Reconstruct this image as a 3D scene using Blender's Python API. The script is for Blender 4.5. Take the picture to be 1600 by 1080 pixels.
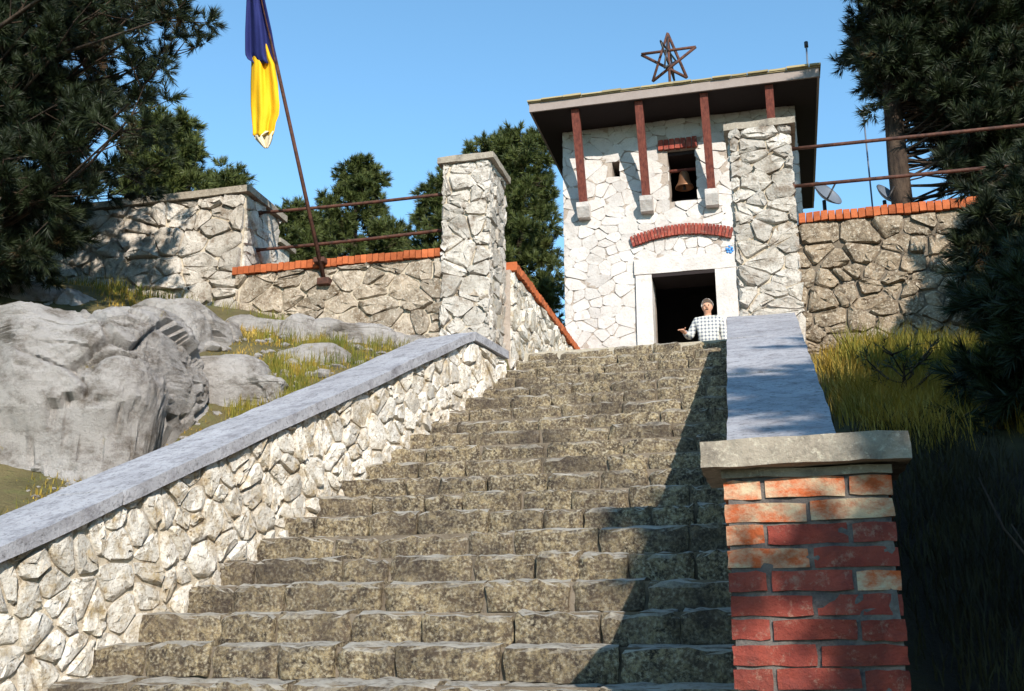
import bpy, math, random
import numpy as np
from mathutils import Vector, Matrix, noise, Quaternion
R = math.radians
SC = bpy.context.scene
for o in list(bpy.data.objects):
    bpy.data.objects.remove(o)
COL = SC.collection

# ------------------------------------------------------------------ camera
F = 1650.0
YAW, PIT, CZ = R(14.5), math.atan(460 / 1650.0), 1.6
cd = bpy.data.cameras.new('camera')
cd.sensor_width = 36.0
cd.lens = F / 1600 * 36
cd.clip_start, cd.clip_end = 0.05, 5000
cam = bpy.data.objects.new('camera', cd)
COL.objects.link(cam)
cam.location = (0, 0, CZ)
cam.rotation_euler = (R(90) + PIT, 0, YAW)
SC.camera = cam

# ------------------------------------------------------------------ sky, sun, exposure
SUN = Vector((0.54, -1.0, 0.60)).normalized()          # towards the sun
w = bpy.data.worlds.new('World')
SC.world = w
w.use_nodes = True
nt = w.node_tree
bg = nt.nodes['Background']
sky = nt.nodes.new('ShaderNodeTexSky')
sky.sky_type = 'NISHITA'
sky.sun_disc = False
sky.sun_elevation = math.asin(SUN.z)
sky.sun_rotation = math.atan2(SUN.x, SUN.y)
sky.altitude = 300
sky.air_density = 1.12
sky.dust_density = 0.0
sky.ozone_density = 1.8
tint = nt.nodes.new('ShaderNodeMix')                    # slide film: clean cyan blue
tint.data_type, tint.blend_type = 'RGBA', 'MULTIPLY'
tint.inputs[0].default_value = 1.0
tint.inputs[7].default_value = (0.72, 0.97, 1.0, 1)
nt.links.new(sky.outputs[0], tint.inputs[6])
nt.links.new(tint.outputs[2], bg.inputs[0])
bg.inputs[1].default_value = 0.148
sl = bpy.data.lights.new('sun', 'SUN')
sl.energy = 4.0
sl.angle = R(0.5)
sl.color = (1.0, 0.93, 0.82)
so = bpy.data.objects.new('sun', sl)
COL.objects.link(so)
so.rotation_euler = SUN.to_track_quat('Z', 'Y').to_euler()
so.location = (20, -30, 30)
vs = SC.view_settings
vs.view_transform = 'Standard'
vs.look = 'None'
vs.exposure = 0.8
vs.gamma = 1.0
SC.render.engine = 'CYCLES'

# ------------------------------------------------------------------ pixel -> place helpers
FW = np.array([-math.sin(YAW) * math.cos(PIT), math.cos(YAW) * math.cos(PIT), math.sin(PIT)])
RT = np.array([math.cos(YAW), math.sin(YAW), 0.0])
UP = np.cross(RT, FW)
CP = np.array([0, 0, CZ])


def ray(x, y):
    return FW + RT * (x - 800) / F + UP * (540 - y) / F


def at_y(x, y, Y):
    d = ray(x, y)
    return Vector(CP + d * (Y / d[1]))


def at_z(x, y, Z):
    d = ray(x, y)
    return Vector(CP + d * ((Z - CZ) / d[2]))


# ------------------------------------------------------------------ object helpers
W = {}


def wloc(o):
    return W.get(o.name, Vector((0, 0, 0))) if o else Vector((0, 0, 0))


def link(o, parent=None, loc=(0, 0, 0)):
    COL.objects.link(o)
    loc = Vector(loc)
    if parent:
        o.parent = parent
    o.location = loc - wloc(parent)
    W[o.name] = loc
    return o


def tag(o, label=None, cat=None, group=None, kind=None):
    if label: o['label'] = label
    if cat: o['category'] = cat
    if group: o['group'] = group
    if kind: o['kind'] = kind
    return o


def thing(name, loc, label=None, cat=None, group=None, kind=None):
    o = bpy.data.objects.new(name, None)
    o.empty_display_size = 0.1
    link(o, None, loc)
    return tag(o, label, cat, group, kind)


def mesh_obj(name, V, Fc, mat, parent=None, loc=(0, 0, 0), smooth=False):
    me = bpy.data.meshes.new(name)
    me.from_pydata([tuple(v) for v in V], [], [tuple(f) for f in Fc])
    if smooth:
        me.polygons.foreach_set('use_smooth', [True] * len(me.polygons))
    if mat: me.materials.append(mat)
    me.update()
    return link(bpy.data.objects.new(name, me), parent, loc)


def np_obj(name, V, T, mat, parent=None, smooth=False):
    """big triangle mesh from numpy arrays in world coordinates"""
    me = bpy.data.meshes.new(name)
    V = np.asarray(V, dtype=np.float32)
    base = np.array(wloc(parent), dtype=np.float32)
    T = np.asarray(T, dtype=np.int32)
    k = T.shape[1]
    me.vertices.add(len(V))
    me.vertices.foreach_set('co', (V - base * 0).ravel())
    me.loops.add(T.size)
    me.loops.foreach_set('vertex_index', T.ravel())
    me.polygons.add(len(T))
    me.polygons.foreach_set('loop_start', np.arange(0, T.size, k, dtype=np.int32))
    me.polygons.foreach_set('loop_total', np.full(len(T), k, dtype=np.int32))
    if smooth:
        me.polygons.foreach_set('use_smooth', np.ones(len(T), dtype=bool))
    if mat: me.materials.append(mat)
    me.update(calc_edges=True)
    return link(bpy.data.objects.new(name, me), parent, (0, 0, 0))


def grid_box(x0, x1, y0, y1, z0, z1, seg=(1, 1, 1), amp=0.0, freq=3.0, seed=0, fn=None):
    """box with subdivided faces, noise-displaced so that edges are not ruler straight"""
    V, Fc, idx = [], [], {}
    nx, ny, nz = seg

    def vid(i, j, k):
        key = (i, j, k)
        if key not in idx:
            p = Vector((x0 + (x1 - x0) * i / nx, y0 + (y1 - y0) * j / ny, z0 + (z1 - z0) * k / nz))
            if fn: p = fn(p)
            if amp:
                q = p * freq + Vector((seed * 7.3, seed * 3.1, seed * 1.7))
                p = p + noise.noise_vector(q) * amp + noise.noise_vector(q * 3.1) * amp * 0.45
            idx[key] = len(V)
            V.append(p)
        return idx[key]
    for i in range(nx):
        for j in range(ny):
            Fc.append((vid(i, j, 0), vid(i, j + 1, 0), vid(i + 1, j + 1, 0), vid(i + 1, j, 0)))
            Fc.append((vid(i, j, nz), vid(i + 1, j, nz), vid(i + 1, j + 1, nz), vid(i, j + 1, nz)))
    for i in range(nx):
        for k in range(nz):
            Fc.append((vid(i, 0, k), vid(i + 1, 0, k), vid(i + 1, 0, k + 1), vid(i, 0, k + 1)))
            Fc.append((vid(i, ny, k), vid(i, ny, k + 1), vid(i + 1, ny, k + 1), vid(i + 1, ny, k)))
    for j in range(ny):
        for k in range(nz):
            Fc.append((vid(0, j, k), vid(0, j, k + 1), vid(0, j + 1, k + 1), vid(0, j + 1, k)))
            Fc.append((vid(nx, j, k), vid(nx, j + 1, k), vid(nx, j + 1, k + 1), vid(nx, j, k + 1)))
    return V, Fc


def box(name, x0, x1, y0, y1, z0, z1, mat, parent=None, seg=(1, 1, 1), amp=0.0, freq=3.0, seed=0, bevel=0.0, fn=None):
    V, Fc = grid_box(x0, x1, y0, y1, z0, z1, seg, amp, freq, seed, fn)
    c = sum(V, Vector()) / len(V)
    o = mesh_obj(name, [v - c for v in V], Fc, mat, parent, c)
    if bevel:
        m = o.modifiers.new('bevel', 'BEVEL')
        m.width, m.segments = bevel, 2
        m.limit_method = 'ANGLE'
    return o


def tube(pts, radii, n=6, cap=True):
    V, Fc = [], []
    pts = [Vector(p) for p in pts]
    u = None
    for i, p in enumerate(pts):
        d = (pts[min(i + 1, len(pts) - 1)] - pts[max(i - 1, 0)]).normalized()
        if u is None:
            u = d.orthogonal().normalized()
        u = (u - d * u.dot(d)).normalized()
        v = d.cross(u)
        for k in range(n):
            a = 2 * math.pi * k / n
            V.append(p + (u * math.cos(a) + v * math.sin(a)) * radii[i])
    for i in range(len(pts) - 1):
        for k in range(n):
            a, b = i * n + k, i * n + (k + 1) % n
            Fc.append((a, b, b + n, a + n))
    if cap:
        Fc.append(tuple(reversed(range(n))))
        Fc.append(tuple(range((len(pts) - 1) * n, len(pts) * n)))
    return V, Fc


def tube_obj(name, pts, radii, mat, parent=None, n=8):
    if not isinstance(radii, (list, tuple)): radii = [radii] * len(pts)
    V, Fc = tube(pts, radii, n)
    c = Vector(pts[0])
    return mesh_obj(name, [v - c for v in V], Fc, mat, parent, c, smooth=True)


def lathe_obj(name, prof, loc, mat, parent=None, n=20):
    V, Fc = [], []
    for (r, z) in prof:
        for k in range(n):
            a = 2 * math.pi * k / n
            V.append((r * math.cos(a), r * math.sin(a), z))
    for i in range(len(prof) - 1):
        for k in range(n):
            a, b = i * n + k, i * n + (k + 1) % n
            Fc.append((a, b, b + n, a + n))
    return mesh_obj(name, V, Fc, mat, parent, loc, smooth=True)


# ------------------------------------------------------------------ materials
class NT:
    def __init__(s, name):
        s.m = bpy.data.materials.new(name)
        s.m.use_nodes = True
        s.t = s.m.node_tree
        s.b = s.t.nodes['Principled BSDF']
        s.pos = s.t.nodes.new('ShaderNodeNewGeometry').outputs['Position']

    def n(s, typ, **kw):
        nd = s.t.nodes.new(typ)
        for k, v in kw.items():
            if hasattr(nd, k): setattr(nd, k, v)
        return nd

    def l(s, a, b): s.t.links.new(a, b)

    def noise(s, scale, detail=6, rough=.6, stretch=None, dist=0.0):
        nd = s.n('ShaderNodeTexNoise')
        nd.inputs['Scale'].default_value = scale
        nd.inputs['Detail'].default_value = detail
        nd.inputs['Roughness'].default_value = rough
        nd.inputs['Distortion'].default_value = dist
        src = s.pos
        if stretch:
            mp = s.n('ShaderNodeMapping')
            mp.inputs['Scale'].default_value = stretch
            s.l(src, mp.inputs[0])
            src = mp.outputs[0]
        s.l(src, nd.inputs['Vector'])
        return nd.outputs['Fac']

    def ramp(s, fac, stops):
        nd = s.n('ShaderNodeValToRGB')
        e = nd.color_ramp.elements
        while len(e) < len(stops): e.new(0.5)
        for k, (p, c) in enumerate(stops):
            e[k].position = p
            e[k].color = (*c, 1) if not isinstance(c, (int, float)) else (c, c, c, 1)
        s.l(fac, nd.inputs[0])
        return nd.outputs[0]

    def mix(s, fac, a, b, mode='MIX'):
        nd = s.n('ShaderNodeMix', data_type='RGBA', blend_type=mode)
        for sock, v in ((nd.inputs[0], fac), (nd.inputs[6], a), (nd.inputs[7], b)):
            if hasattr(v, 'links') or hasattr(v, 'is_linked'):
                s.l(v, sock)
            elif isinstance(v, (int, float)):
                sock.default_value = v
            else:
                sock.default_value = (*v, 1)
        return nd.outputs[2]

    def objrand(s, lo, hi):
        oi = s.n('ShaderNodeObjectInfo')
        mr = s.n('ShaderNodeMapRange')
        mr.inputs[3].default_value = lo
        mr.inputs[4].default_value = hi
        s.l(oi.outputs['Random'], mr.inputs[0])
        return mr.outputs[0]

    def val(s, col, v):
        nd = s.n('ShaderNodeHueSaturation')
        s.l(col, nd.inputs['Color'])
        s.l(v, nd.inputs['Value'])
        return nd.outputs[0]

    def bump(s, hs, dist=0.02, strength=1.0):
        prev = None
        for h, d in hs:
            b = s.n('ShaderNodeBump')
            b.inputs['Strength'].default_value = strength
            b.inputs['Distance'].default_value = d
            s.l(h, b.inputs['Height'])
            if prev: s.l(prev, b.inputs['Normal'])
            prev = b.outputs[0]
        s.l(prev, s.b.inputs['Normal'])

    def out(s, col, rough=.9, metal=0.0, spec=.25):
        if hasattr(col, 'links'): s.l(col, s.b.inputs['Base Color'])
        else: s.b.inputs['Base Color'].default_value = (*col, 1)
        s.b.inputs['Roughness'].default_value = rough
        s.b.inputs['Metallic'].default_value = metal
        s.b.inputs['Specular IOR Level'].default_value = spec
        return s.m


def stone_mat(name, c1, c2, stain, st_lo, st_hi, spot, sp_lo, sp_hi, vr=(.85, 1.1), bump=(.02, .006), sc=1.0):
    s = NT(name)
    base = s.mix(s.ramp(s.noise(2.2 * sc, 5), [(.3, 0.0), (.7, 1.0)]), c1, c2)
    base = s.val(base, s.objrand(*vr))
    n2 = s.noise(7 * sc, 8, .72)
    base = s.mix(s.ramp(n2, [(st_lo, 0.0), (st_hi, 1.0)]), base, stain)
    n3 = s.noise(38 * sc, 6, .75)
    base = s.mix(s.ramp(n3, [(sp_lo, 0.0), (sp_hi, 1.0)]), base, spot)
    s.bump([(s.noise(11 * sc, 8, .65), bump[0]), (s.noise(60 * sc, 5, .7), bump[1])])
    return s.out(base, .92)


M = {}
M['tower'] = stone_mat('white_limestone', (.50, .455, .425), (.62, .58, .55), (.40, .34, .29), .54, .76, (.30, .245, .21), .56, .74, (.88, 1.08), (.02, .005))
M['side'] = stone_mat('pale_limestone', (.62, .56, .48), (.82, .78, .72), (.40, .30, .17), .48, .66, (.24, .17, .10), .52, .66, (.75, 1.1), (.03, .008))
M['front'] = stone_mat('weathered_limestone', (.36, .285, .21), (.52, .44, .355), (.15, .105, .065), .46, .64, (.66, .60, .51), .52, .68, (.62, 1.12), (.035, .009))
M['rough'] = stone_mat('lichened_rubble', (.30, .22, .145), (.44, .345, .245), (.11, .075, .048), .47, .63, (.60, .52, .41), .51, .65, (.6, 1.1), (.04, .012))
M['pillar'] = stone_mat('pillar_limestone', (.44, .39, .33), (.68, .63, .57), (.20, .15, .11), .50, .68, (.18, .14, .10), .54, .70, (.75, 1.1), (.035, .009))
s = NT('lichened_step_stone')
b_ = s.mix(s.ramp(s.noise(2.6, 5), [(.3, 0.0), (.7, 1.0)]), (.090, .060, .038), (.170, .125, .083))
b_ = s.val(b_, s.objrand(.65, 1.2))
b_ = s.mix(s.ramp(s.noise(9, 8, .75), [(.46, 0.0), (.62, 1.0)]), b_, (.026, .019, .015))
b_ = s.mix(s.ramp(s.noise(22, 7, .8), [(.46, 0.0), (.60, 1.0)]), b_, (.38, .295, .17))
b_ = s.mix(s.ramp(s.noise(60, 5, .8), [(.50, 0.0), (.62, 1.0)]), b_, (.64, .555, .40))
b_ = s.mix(s.ramp(s.noise(120, 4, .8), [(.52, 0.0), (.62, .85)]), b_, (.05, .036, .030))
b_ = s.mix(s.ramp(s.noise(1.7, 5, .65), [(.42, 0.0), (.66, .75)]), b_, (.045, .034, .030))
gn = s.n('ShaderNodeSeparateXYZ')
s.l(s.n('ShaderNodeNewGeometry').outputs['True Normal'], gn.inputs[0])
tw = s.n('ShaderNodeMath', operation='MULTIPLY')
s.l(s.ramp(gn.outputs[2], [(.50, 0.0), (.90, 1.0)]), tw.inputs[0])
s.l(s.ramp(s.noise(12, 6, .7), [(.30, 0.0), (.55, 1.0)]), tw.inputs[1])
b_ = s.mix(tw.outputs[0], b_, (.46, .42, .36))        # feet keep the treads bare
s.bump([(s.noise(13, 9, .72), .03), (s.noise(60, 6, .75), .010)])
M['step'] = s.out(b_, .93)
M['mortar'] = stone_mat('mortar', (.44, .37, .28), (.56, .49, .39), (.22, .16, .105), .50, .66, (.15, .11, .075), .55, .69, (1, 1), (.02, .006))
M['mortar_pale'] = stone_mat('pale_mortar', (.34, .28, .235), (.43, .365, .315), (.27, .22, .18), .5, .7, (.22, .18, .14), .54, .7, (1, 1), (.02, .006))
M['mortar_dark'] = stone_mat('dark_mortar', (.10, .075, .05), (.22, .18, .14), (.06, .05, .04), .5, .7, (.3, .26, .2), .6, .75, (1, 1), (.02, .006))
M['cap'] = stone_mat('pale_concrete', (.29, .285, .305), (.40, .395, .42), (.19, .18, .195), .48, .68, (.11, .105, .11), .52, .68, (.95, 1.03), (.010, .006))
M['slab'] = stone_mat('old_concrete', (.26, .22, .17), (.37, .32, .26), (.13, .11, .09), .48, .68, (.50, .45, .36), .54, .70, (.95, 1.03), (.012, .006))
M['rock'] = None
s = NT('karst_limestone')
b_ = s.mix(s.ramp(s.noise(1.1, 6), [(.3, 0.0), (.7, 1.0)]), (.44, .395, .365), (.60, .555, .525))
b_ = s.mix(s.ramp(s.noise(2.6, 9, .75, (1, 1, 1.5)), [(.48, 0.0), (.66, 1.0)]), b_, (.17, .135, .105))
b_ = s.mix(s.ramp(s.noise(30, 6, .75), [(.6, 0.0), (.74, 1.0)]), b_, (.30, .27, .24))
b_ = s.mix(s.ramp(s.noise(4.2, 6, .7), [(.66, 0.0), (.74, 1.0)]), b_, (.42, .33, .12))
s.bump([(s.noise(4.5, 9, .72, (1, 1, 1.5), .3), .10), (s.noise(16, 9, .78), .05), (s.noise(70, 5, .75), .012)])
M['rock'] = s.out(b_, .94)

s = NT('red_brick')
b_ = s.mix(s.ramp(s.noise(6, 6), [(.3, 0.0), (.7, 1.0)]), (.25, .045, .034), (.37, .085, .055))
b_ = s.val(b_, s.objrand(.7, 1.15))
b_ = s.mix(s.ramp(s.noise(5, 8, .75), [(.46, 0.0), (.70, .7)]), b_, (.10, .035, .035))
b_ = s.mix(s.ramp(s.noise(14, 8, .78), [(.54, 0.0), (.72, .9)]), b_, (.42, .30, .22))
s.bump([(s.noise(18, 9, .75), .016), (s.noise(90, 4, .7), .004)])
M['brick'] = s.out(b_, .9)
s = NT('orange_brick')
b_ = s.mix(s.ramp(s.noise(6, 6), [(.3, 0.0), (.7, 1.0)]), (.36, .085, .028), (.47, .135, .05))
b_ = s.val(b_, s.objrand(.75, 1.12))
b_ = s.mix(s.ramp(s.noise(20, 8, .75), [(.62, 0.0), (.78, 1.0)]), b_, (.30, .22, .15))
s.bump([(s.noise(30, 8, .7), .008)])
M['brick_orange'] = s.out(b_, .9)
s = NT('lime_washed_brick')
b_ = s.mix(s.ramp(s.noise(7, 8, .7, (1, 1, 1.6)), [(.42, 0.0), (.60, 1.0)]), (.46, .105, .035), (.50, .40, .27))
b_ = s.val(b_, s.objrand(.85, 1.1))
s.bump([(s.noise(24, 8, .7), .012)])
M['brick_lime'] = s.out(b_, .9)
s = NT('grey_mortar')
b_ = s.mix(s.ramp(s.noise(9, 8, .75), [(.35, 0.0), (.65, 1.0)]), (.06, .052, .056), (.19, .165, .145))
s.bump([(s.noise(50, 6, .7), .01)])
M['mortar_grey'] = s.out(b_, .95)

s = NT('rusty_iron')
b_ = s.mix(s.ramp(s.noise(16, 6), [(.35, 0.0), (.65, 1.0)]), (.045, .022, .017), (.125, .052, .034))
s.bump([(s.noise(60, 5), .003)])
M['rust'] = s.out(b_, .75)
s = NT('red_brown_timber')
b_ = s.mix(s.ramp(s.noise(9, 6, .6, (4, 4, .6)), [(.35, 0.0), (.65, 1.0)]), (.10, .028, .022), (.21, .062, .042))
s.bump([(s.noise(20, 6, .6, (4, 4, .5)), .008)])
M['timber'] = s.out(b_, .8)
s = NT('dark_soffit_boards')
b_ = s.mix(s.noise(6, 5, .6, (1, 8, 1)), (.014, .010, .010), (.03, .02, .02))
M['soffit'] = s.out(b_, .85)
s = NT('grey_fascia')
b_ = s.mix(s.noise(8, 6, .7), (.22, .175, .155), (.33, .275, .25))
s.bump([(s.noise(40, 5), .004)])
M['fascia'] = s.out(b_, .85)
s = NT('roof_tile')
b_ = s.mix(s.noise(5, 6, .7), (.30, .24, .12), (.42, .34, .20))
b_ = s.val(b_, s.objrand(.7, 1.1))
M['tile'] = s.out(b_, .9)
s = NT('dark_interior_plaster')
M['inside'] = s.out(s.mix(s.noise(4), (.05, .045, .05), (.09, .08, .08)), .95)
s = NT('bronze')
M['bronze'] = s.out(s.mix(s.noise(12), (.17, .085, .05), (.30, .15, .08)), .5, .6)
s = NT('white_metal')
M['white_metal'] = s.out(s.mix(s.noise(9), (.10, .12, .15), (.15, .17, .21)), .5)
s = NT('dark_metal')
M['dark_metal'] = s.out(s.mix(s.noise(9), (.03, .028, .03), (.06, .055, .055)), .5, .4)
s = NT('blue_enamel')
M['blue'] = s.out(s.mix(s.noise(30), (.05, .22, .60), (.10, .32, .72)), .5)

s = NT('pine_bark')
b_ = s.mix(s.ramp(s.noise(7, 7, .7, (1, 1, .3)), [(.38, 0.0), (.62, 1.0)]), (.022, .015, .012), (.09, .06, .042))
s.bump([(s.noise(9, 8, .7, (1, 1, .3)), .04)])
M['bark'] = s.out(b_, .95)


def needle_mat(name, a, b, brown=None, lo=.62):
    s = NT(name)
    c = s.mix(s.ramp(s.noise(1.6, 4, .6), [(.32, 0.0), (.68, 1.0)]), a, b)
    c = s.mix(s.ramp(s.noise(5.5, 3, .5), [(.40, 0.0), (.66, .8)]), c, tuple(1.35 * q for q in b))
    if brown:
        c = s.mix(s.ramp(s.noise(2.3, 4, .6), [(lo, 0.0), (lo + .07, 1.0)]), c, brown)
    s.out(c, .6, 0, .3)
    s.b.inputs['Roughness'].default_value = .55
    return s.m


M['needle_dark'] = needle_mat('dark_pine_needles', (.007, .011, .005), (.022, .031, .010), (.060, .032, .012), .62)  # shaded copy of the pine needles, the shade put into the colour
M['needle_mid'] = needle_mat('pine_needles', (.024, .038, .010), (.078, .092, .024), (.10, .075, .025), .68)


def grass_mat(name, a, b, c):
    s = NT(name)
    k = s.mix(s.ramp(s.noise(2.0, 4), [(.35, 0.0), (.65, 1.0)]), a, b)
    k = s.mix(s.ramp(s.noise(7, 4), [(.5, 0.0), (.7, 1.0)]), k, c)
    return s.out(k, .7)


M['grass_dry'] = grass_mat('dry_grass', (.42, .26, .035), (.20, .16, .025), (.50, .34, .09))
M['grass_green'] = grass_mat('green_grass', (.08, .10, .014), (.20, .17, .025), (.32, .20, .03))
s = NT('dry_soil')
b_ = s.mix(s.ramp(s.noise(1.4, 6), [(.35, 0.0), (.65, 1.0)]), (.10, .085, .035), (.19, .15, .07))
b_ = s.mix(s.ramp(s.noise(6, 7, .7), [(.5, 0.0), (.7, 1.0)]), b_, (.14, .14, .05))
s.bump([(s.noise(8, 8, .7), .06), (s.noise(40, 6), .02)])
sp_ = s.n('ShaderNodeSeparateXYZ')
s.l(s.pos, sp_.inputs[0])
edge = s.n('ShaderNodeMath', operation='ADD')              # shade of the right bank painted dark into the soil
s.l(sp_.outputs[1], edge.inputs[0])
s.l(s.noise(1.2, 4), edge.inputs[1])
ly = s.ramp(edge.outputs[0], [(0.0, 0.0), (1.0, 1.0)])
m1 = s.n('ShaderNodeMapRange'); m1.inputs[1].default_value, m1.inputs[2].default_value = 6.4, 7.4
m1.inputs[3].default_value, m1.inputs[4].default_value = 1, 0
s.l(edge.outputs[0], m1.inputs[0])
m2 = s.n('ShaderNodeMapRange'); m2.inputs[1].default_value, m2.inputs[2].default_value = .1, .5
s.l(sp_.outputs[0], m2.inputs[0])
lit = s.n('ShaderNodeMath', operation='MULTIPLY')  # mask of the painted shade
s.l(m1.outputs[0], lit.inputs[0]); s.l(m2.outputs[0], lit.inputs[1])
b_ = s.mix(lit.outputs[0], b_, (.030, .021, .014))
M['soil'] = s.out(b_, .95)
s = NT('terrace_paving')
b_ = s.mix(s.noise(3, 7, .7), (.34, .29, .22), (.50, .45, .37))
s.bump([(s.noise(14, 8, .7), .03)])
M['paving'] = s.out(b_, .95)

# ------------------------------------------------------------------ key dimensions (metres)
T_, R_, Y0_, Z0_ = 0.32, 0.171, 5.14, 1.582       # stair run, rise, nosing of step 0
YW = 10.2                                          # face of the retaining wall
ZC = 5.65                                          # its coping
ZL = Z0_ + 18 * R_                                 # landing
YT = 15.0                                          # tower front


def xl(y): return -3.65 + (y - 5.14) * 0.185       # left edge of the stairs


def xr(y): return -0.18 - (y - 4.2) * 0.037         # right edge


def zst(y): return Z0_ + (y - Y0_) * R_ / T_


def zcapl(y): return 1.98 + 0.49 * (y - 4.5)       # underside of the left cap


def zcapr(y): return 2.36 + (4.68 - 2.36) / 6.0 * (y - 4.2)   # top of the right cap


# ------------------------------------------------------------------ rubble masonry
def clip(poly, nx, ny, c):
    out = []
    for i in range(len(poly)):
        a, b = poly[i], poly[(i + 1) % len(poly)]
        da, db = nx * a[0] + ny * a[1] - c, nx * b[0] + ny * b[1] - c
        if da <= 0: out.append(a)
        if da * db < 0:
            t = da / (da - db)
            out.append((a[0] + (b[0] - a[0]) * t, a[1] + (b[1] - a[1]) * t))
    return out


def area(p):
    return 0.5 * sum(p[i][0] * p[(i + 1) % len(p)][1] - p[(i + 1) % len(p)][0] * p[i][1] for i in range(len(p)))


def mosaic(poly, sw, sh, rng, gap=.015, jit=.35, holes=(), var=.5):
    """irregular stones filling a convex outline; holes are (u0,u1,v0,v1)"""
    asp = sw / sh
    us, vs_ = [p[0] for p in poly], [p[1] for p in poly]
    seeds = []
    v = min(vs_) + sh * .5
    while v < max(vs_) + sh * .4:
        u = min(us) - sw * rng.random()
        rowh = sh * (1 + var * .5 * (rng.random() - .5))
        while u < max(us) + sw * .5:
            if rng.random() > .22: seeds.append((u + jit * sw * (rng.random() - .5), v + jit * sh * 1.6 * (rng.random() - .5)))
            u += sw * (1 + var * 1.5 * (rng.random() - .5))
        v += rowh
    seeds = [q for q in seeds if not any(h[0] < q[0] < h[1] and h[2] < q[1] < h[3] for h in holes)]
    cells = []
    for i, s0 in enumerate(seeds):
        inside = all(True for _ in [0])
        c = [(p[0], p[1] * asp) for p in poly]
        a = (s0[0], s0[1] * asp)
        for j, s1 in enumerate(seeds):
            if i == j: continue
            b = (s1[0], s1[1] * asp)
            dx, dy = b[0] - a[0], b[1] - a[1]
            d = math.hypot(dx, dy)
            if d > sw * 3.2: continue
            if d < 1e-4: c = []; break
            nx, ny = dx / d, dy / d
            c = clip(c, nx, ny, nx * a[0] + ny * a[1] + d / 2 - gap / 2)
            if len(c) < 3: break
        if len(c) < 3: continue
        c = [(p[0], p[1] / asp) for p in c]
        bad = False
        for (h0, h1, g0, g1) in holes:
            ds = [(h0 - s0[0], (1, 0, h0)), (s0[0] - h1, (-1, 0, -h1)), (g0 - s0[1], (0, 1, g0)), (s0[1] - g1, (0, -1, -g1))]
            m = max(ds, key=lambda q: q[0])
            cu, cv = [p[0] for p in c], [p[1] for p in c]
            if max(cu) <= h0 or min(cu) >= h1 or max(cv) <= g0 or min(cv) >= g1: continue
            if m[0] < -0.02: bad = True; break
            c = clip(c, m[1][0], m[1][1], m[1][2])
            if len(c) < 3: bad = True; break
        if bad or len(c) < 3 or abs(area(c)) < sw * sh * .06: continue
        cells.append(c)
    return cells


def chaikin(p, q=.22):
    o = []
    for i in range(len(p)):
        a, b = p[i], p[(i + 1) % len(p)]
        L = math.hypot(b[0] - a[0], b[1] - a[1])
        o.append((a[0] + (b[0] - a[0]) * q, a[1] + (b[1] - a[1]) * q))
        o.append((a[0] + (b[0] - a[0]) * (1 - q), a[1] + (b[1] - a[1]) * (1 - q)))
    return o


def tidy(p, tol):
    o = []
    for a in p:
        if not o or math.hypot(a[0] - o[-1][0], a[1] - o[-1][1]) > tol: o.append(a)
    if len(o) > 2 and math.hypot(o[0][0] - o[-1][0], o[0][1] - o[-1][1]) < tol: o.pop()
    return o


def lay_stones(parent, O, U, Vv, N, cells, mat, rng, h=(.02, .06), back=.03, rough=.012, flat=.72, name='stone', maxn=300, q=.15, near=None):
    O, U, Vv, N = Vector(O), Vector(U), Vector(Vv), Vector(N)
    rest = []
    if len(cells) > maxn:                    # keep the ones nearest the steps single, join the rest
        cells = sorted(cells, key=near or (lambda c: -abs(area(c))))
        rest = cells[maxn:]
    JV, JF = [], []
    for ci, c in enumerate(cells):
        c = tidy(c, .015)
        if len(c) < 3: continue
        if area(c) < 0: c = c[::-1]
        c = chaikin(c, q) if len(c) < 8 else c
        cu = sum(p[0] for p in c) / len(c)
        cv = sum(p[1] for p in c) / len(c)
        hh = rng.uniform(*h)
        tx, ty = rng.uniform(-.10, .10), rng.uniform(-.10, .10)
        V, Fc = [], []
        n = len(c)
        for ring, (sc, hz) in enumerate(((1.0, -back), (1.0, hh * .45), (flat + .13, hh * .93), (flat * .62, hh))):
            for (u, v) in c:
                du, dv = (u - cu) * sc, (v - cv) * sc
                z = hz
                if ring:
                    k = rough * (0.6 if ring == 1 else 1.0)
                    du += rng.uniform(-k, k) * (.8 if ring < 2 else 1.1)
                    dv += rng.uniform(-k, k) * (.8 if ring < 2 else 1.1)
                    z += rng.uniform(-k, k) * .8 + (du * tx + dv * ty if ring > 1 else 0)
                V.append(U * du + Vv * dv + N * z)
        for r in range(3):
            for k in range(n):
                a, b = r * n + k, r * n + (k + 1) % n
                Fc.append((a, b, b + n, a + n))
        V.append(N * (hh + rng.uniform(-rough, rough) * .6))
        for k in range(n):
            Fc.append((3 * n + k, 3 * n + (k + 1) % n, 4 * n))
        if ci >= maxn:
            k0 = len(JV)
            JV += [v + O + U * cu + Vv * cv for v in V]
            JF += [tuple(i + k0 for i in f) for f in Fc]
            continue
        o = mesh_obj(name, V, Fc, mat, parent, O + U * cu + Vv * cv, smooth=True)
        o.data.set_sharp_from_angle(angle=R(34))
    if JV:
        o = mesh_obj('stones', [v - wloc(parent) for v in JV], JF, mat, parent, wloc(parent), smooth=True)
        o.data.set_sharp_from_angle(angle=R(34))
        o['kind'] = 'stuff'


# ------------------------------------------------------------------ ground
def smooth01(t):
    t = min(1, max(0, t))
    return t * t * (3 - 2 * t)


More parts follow.
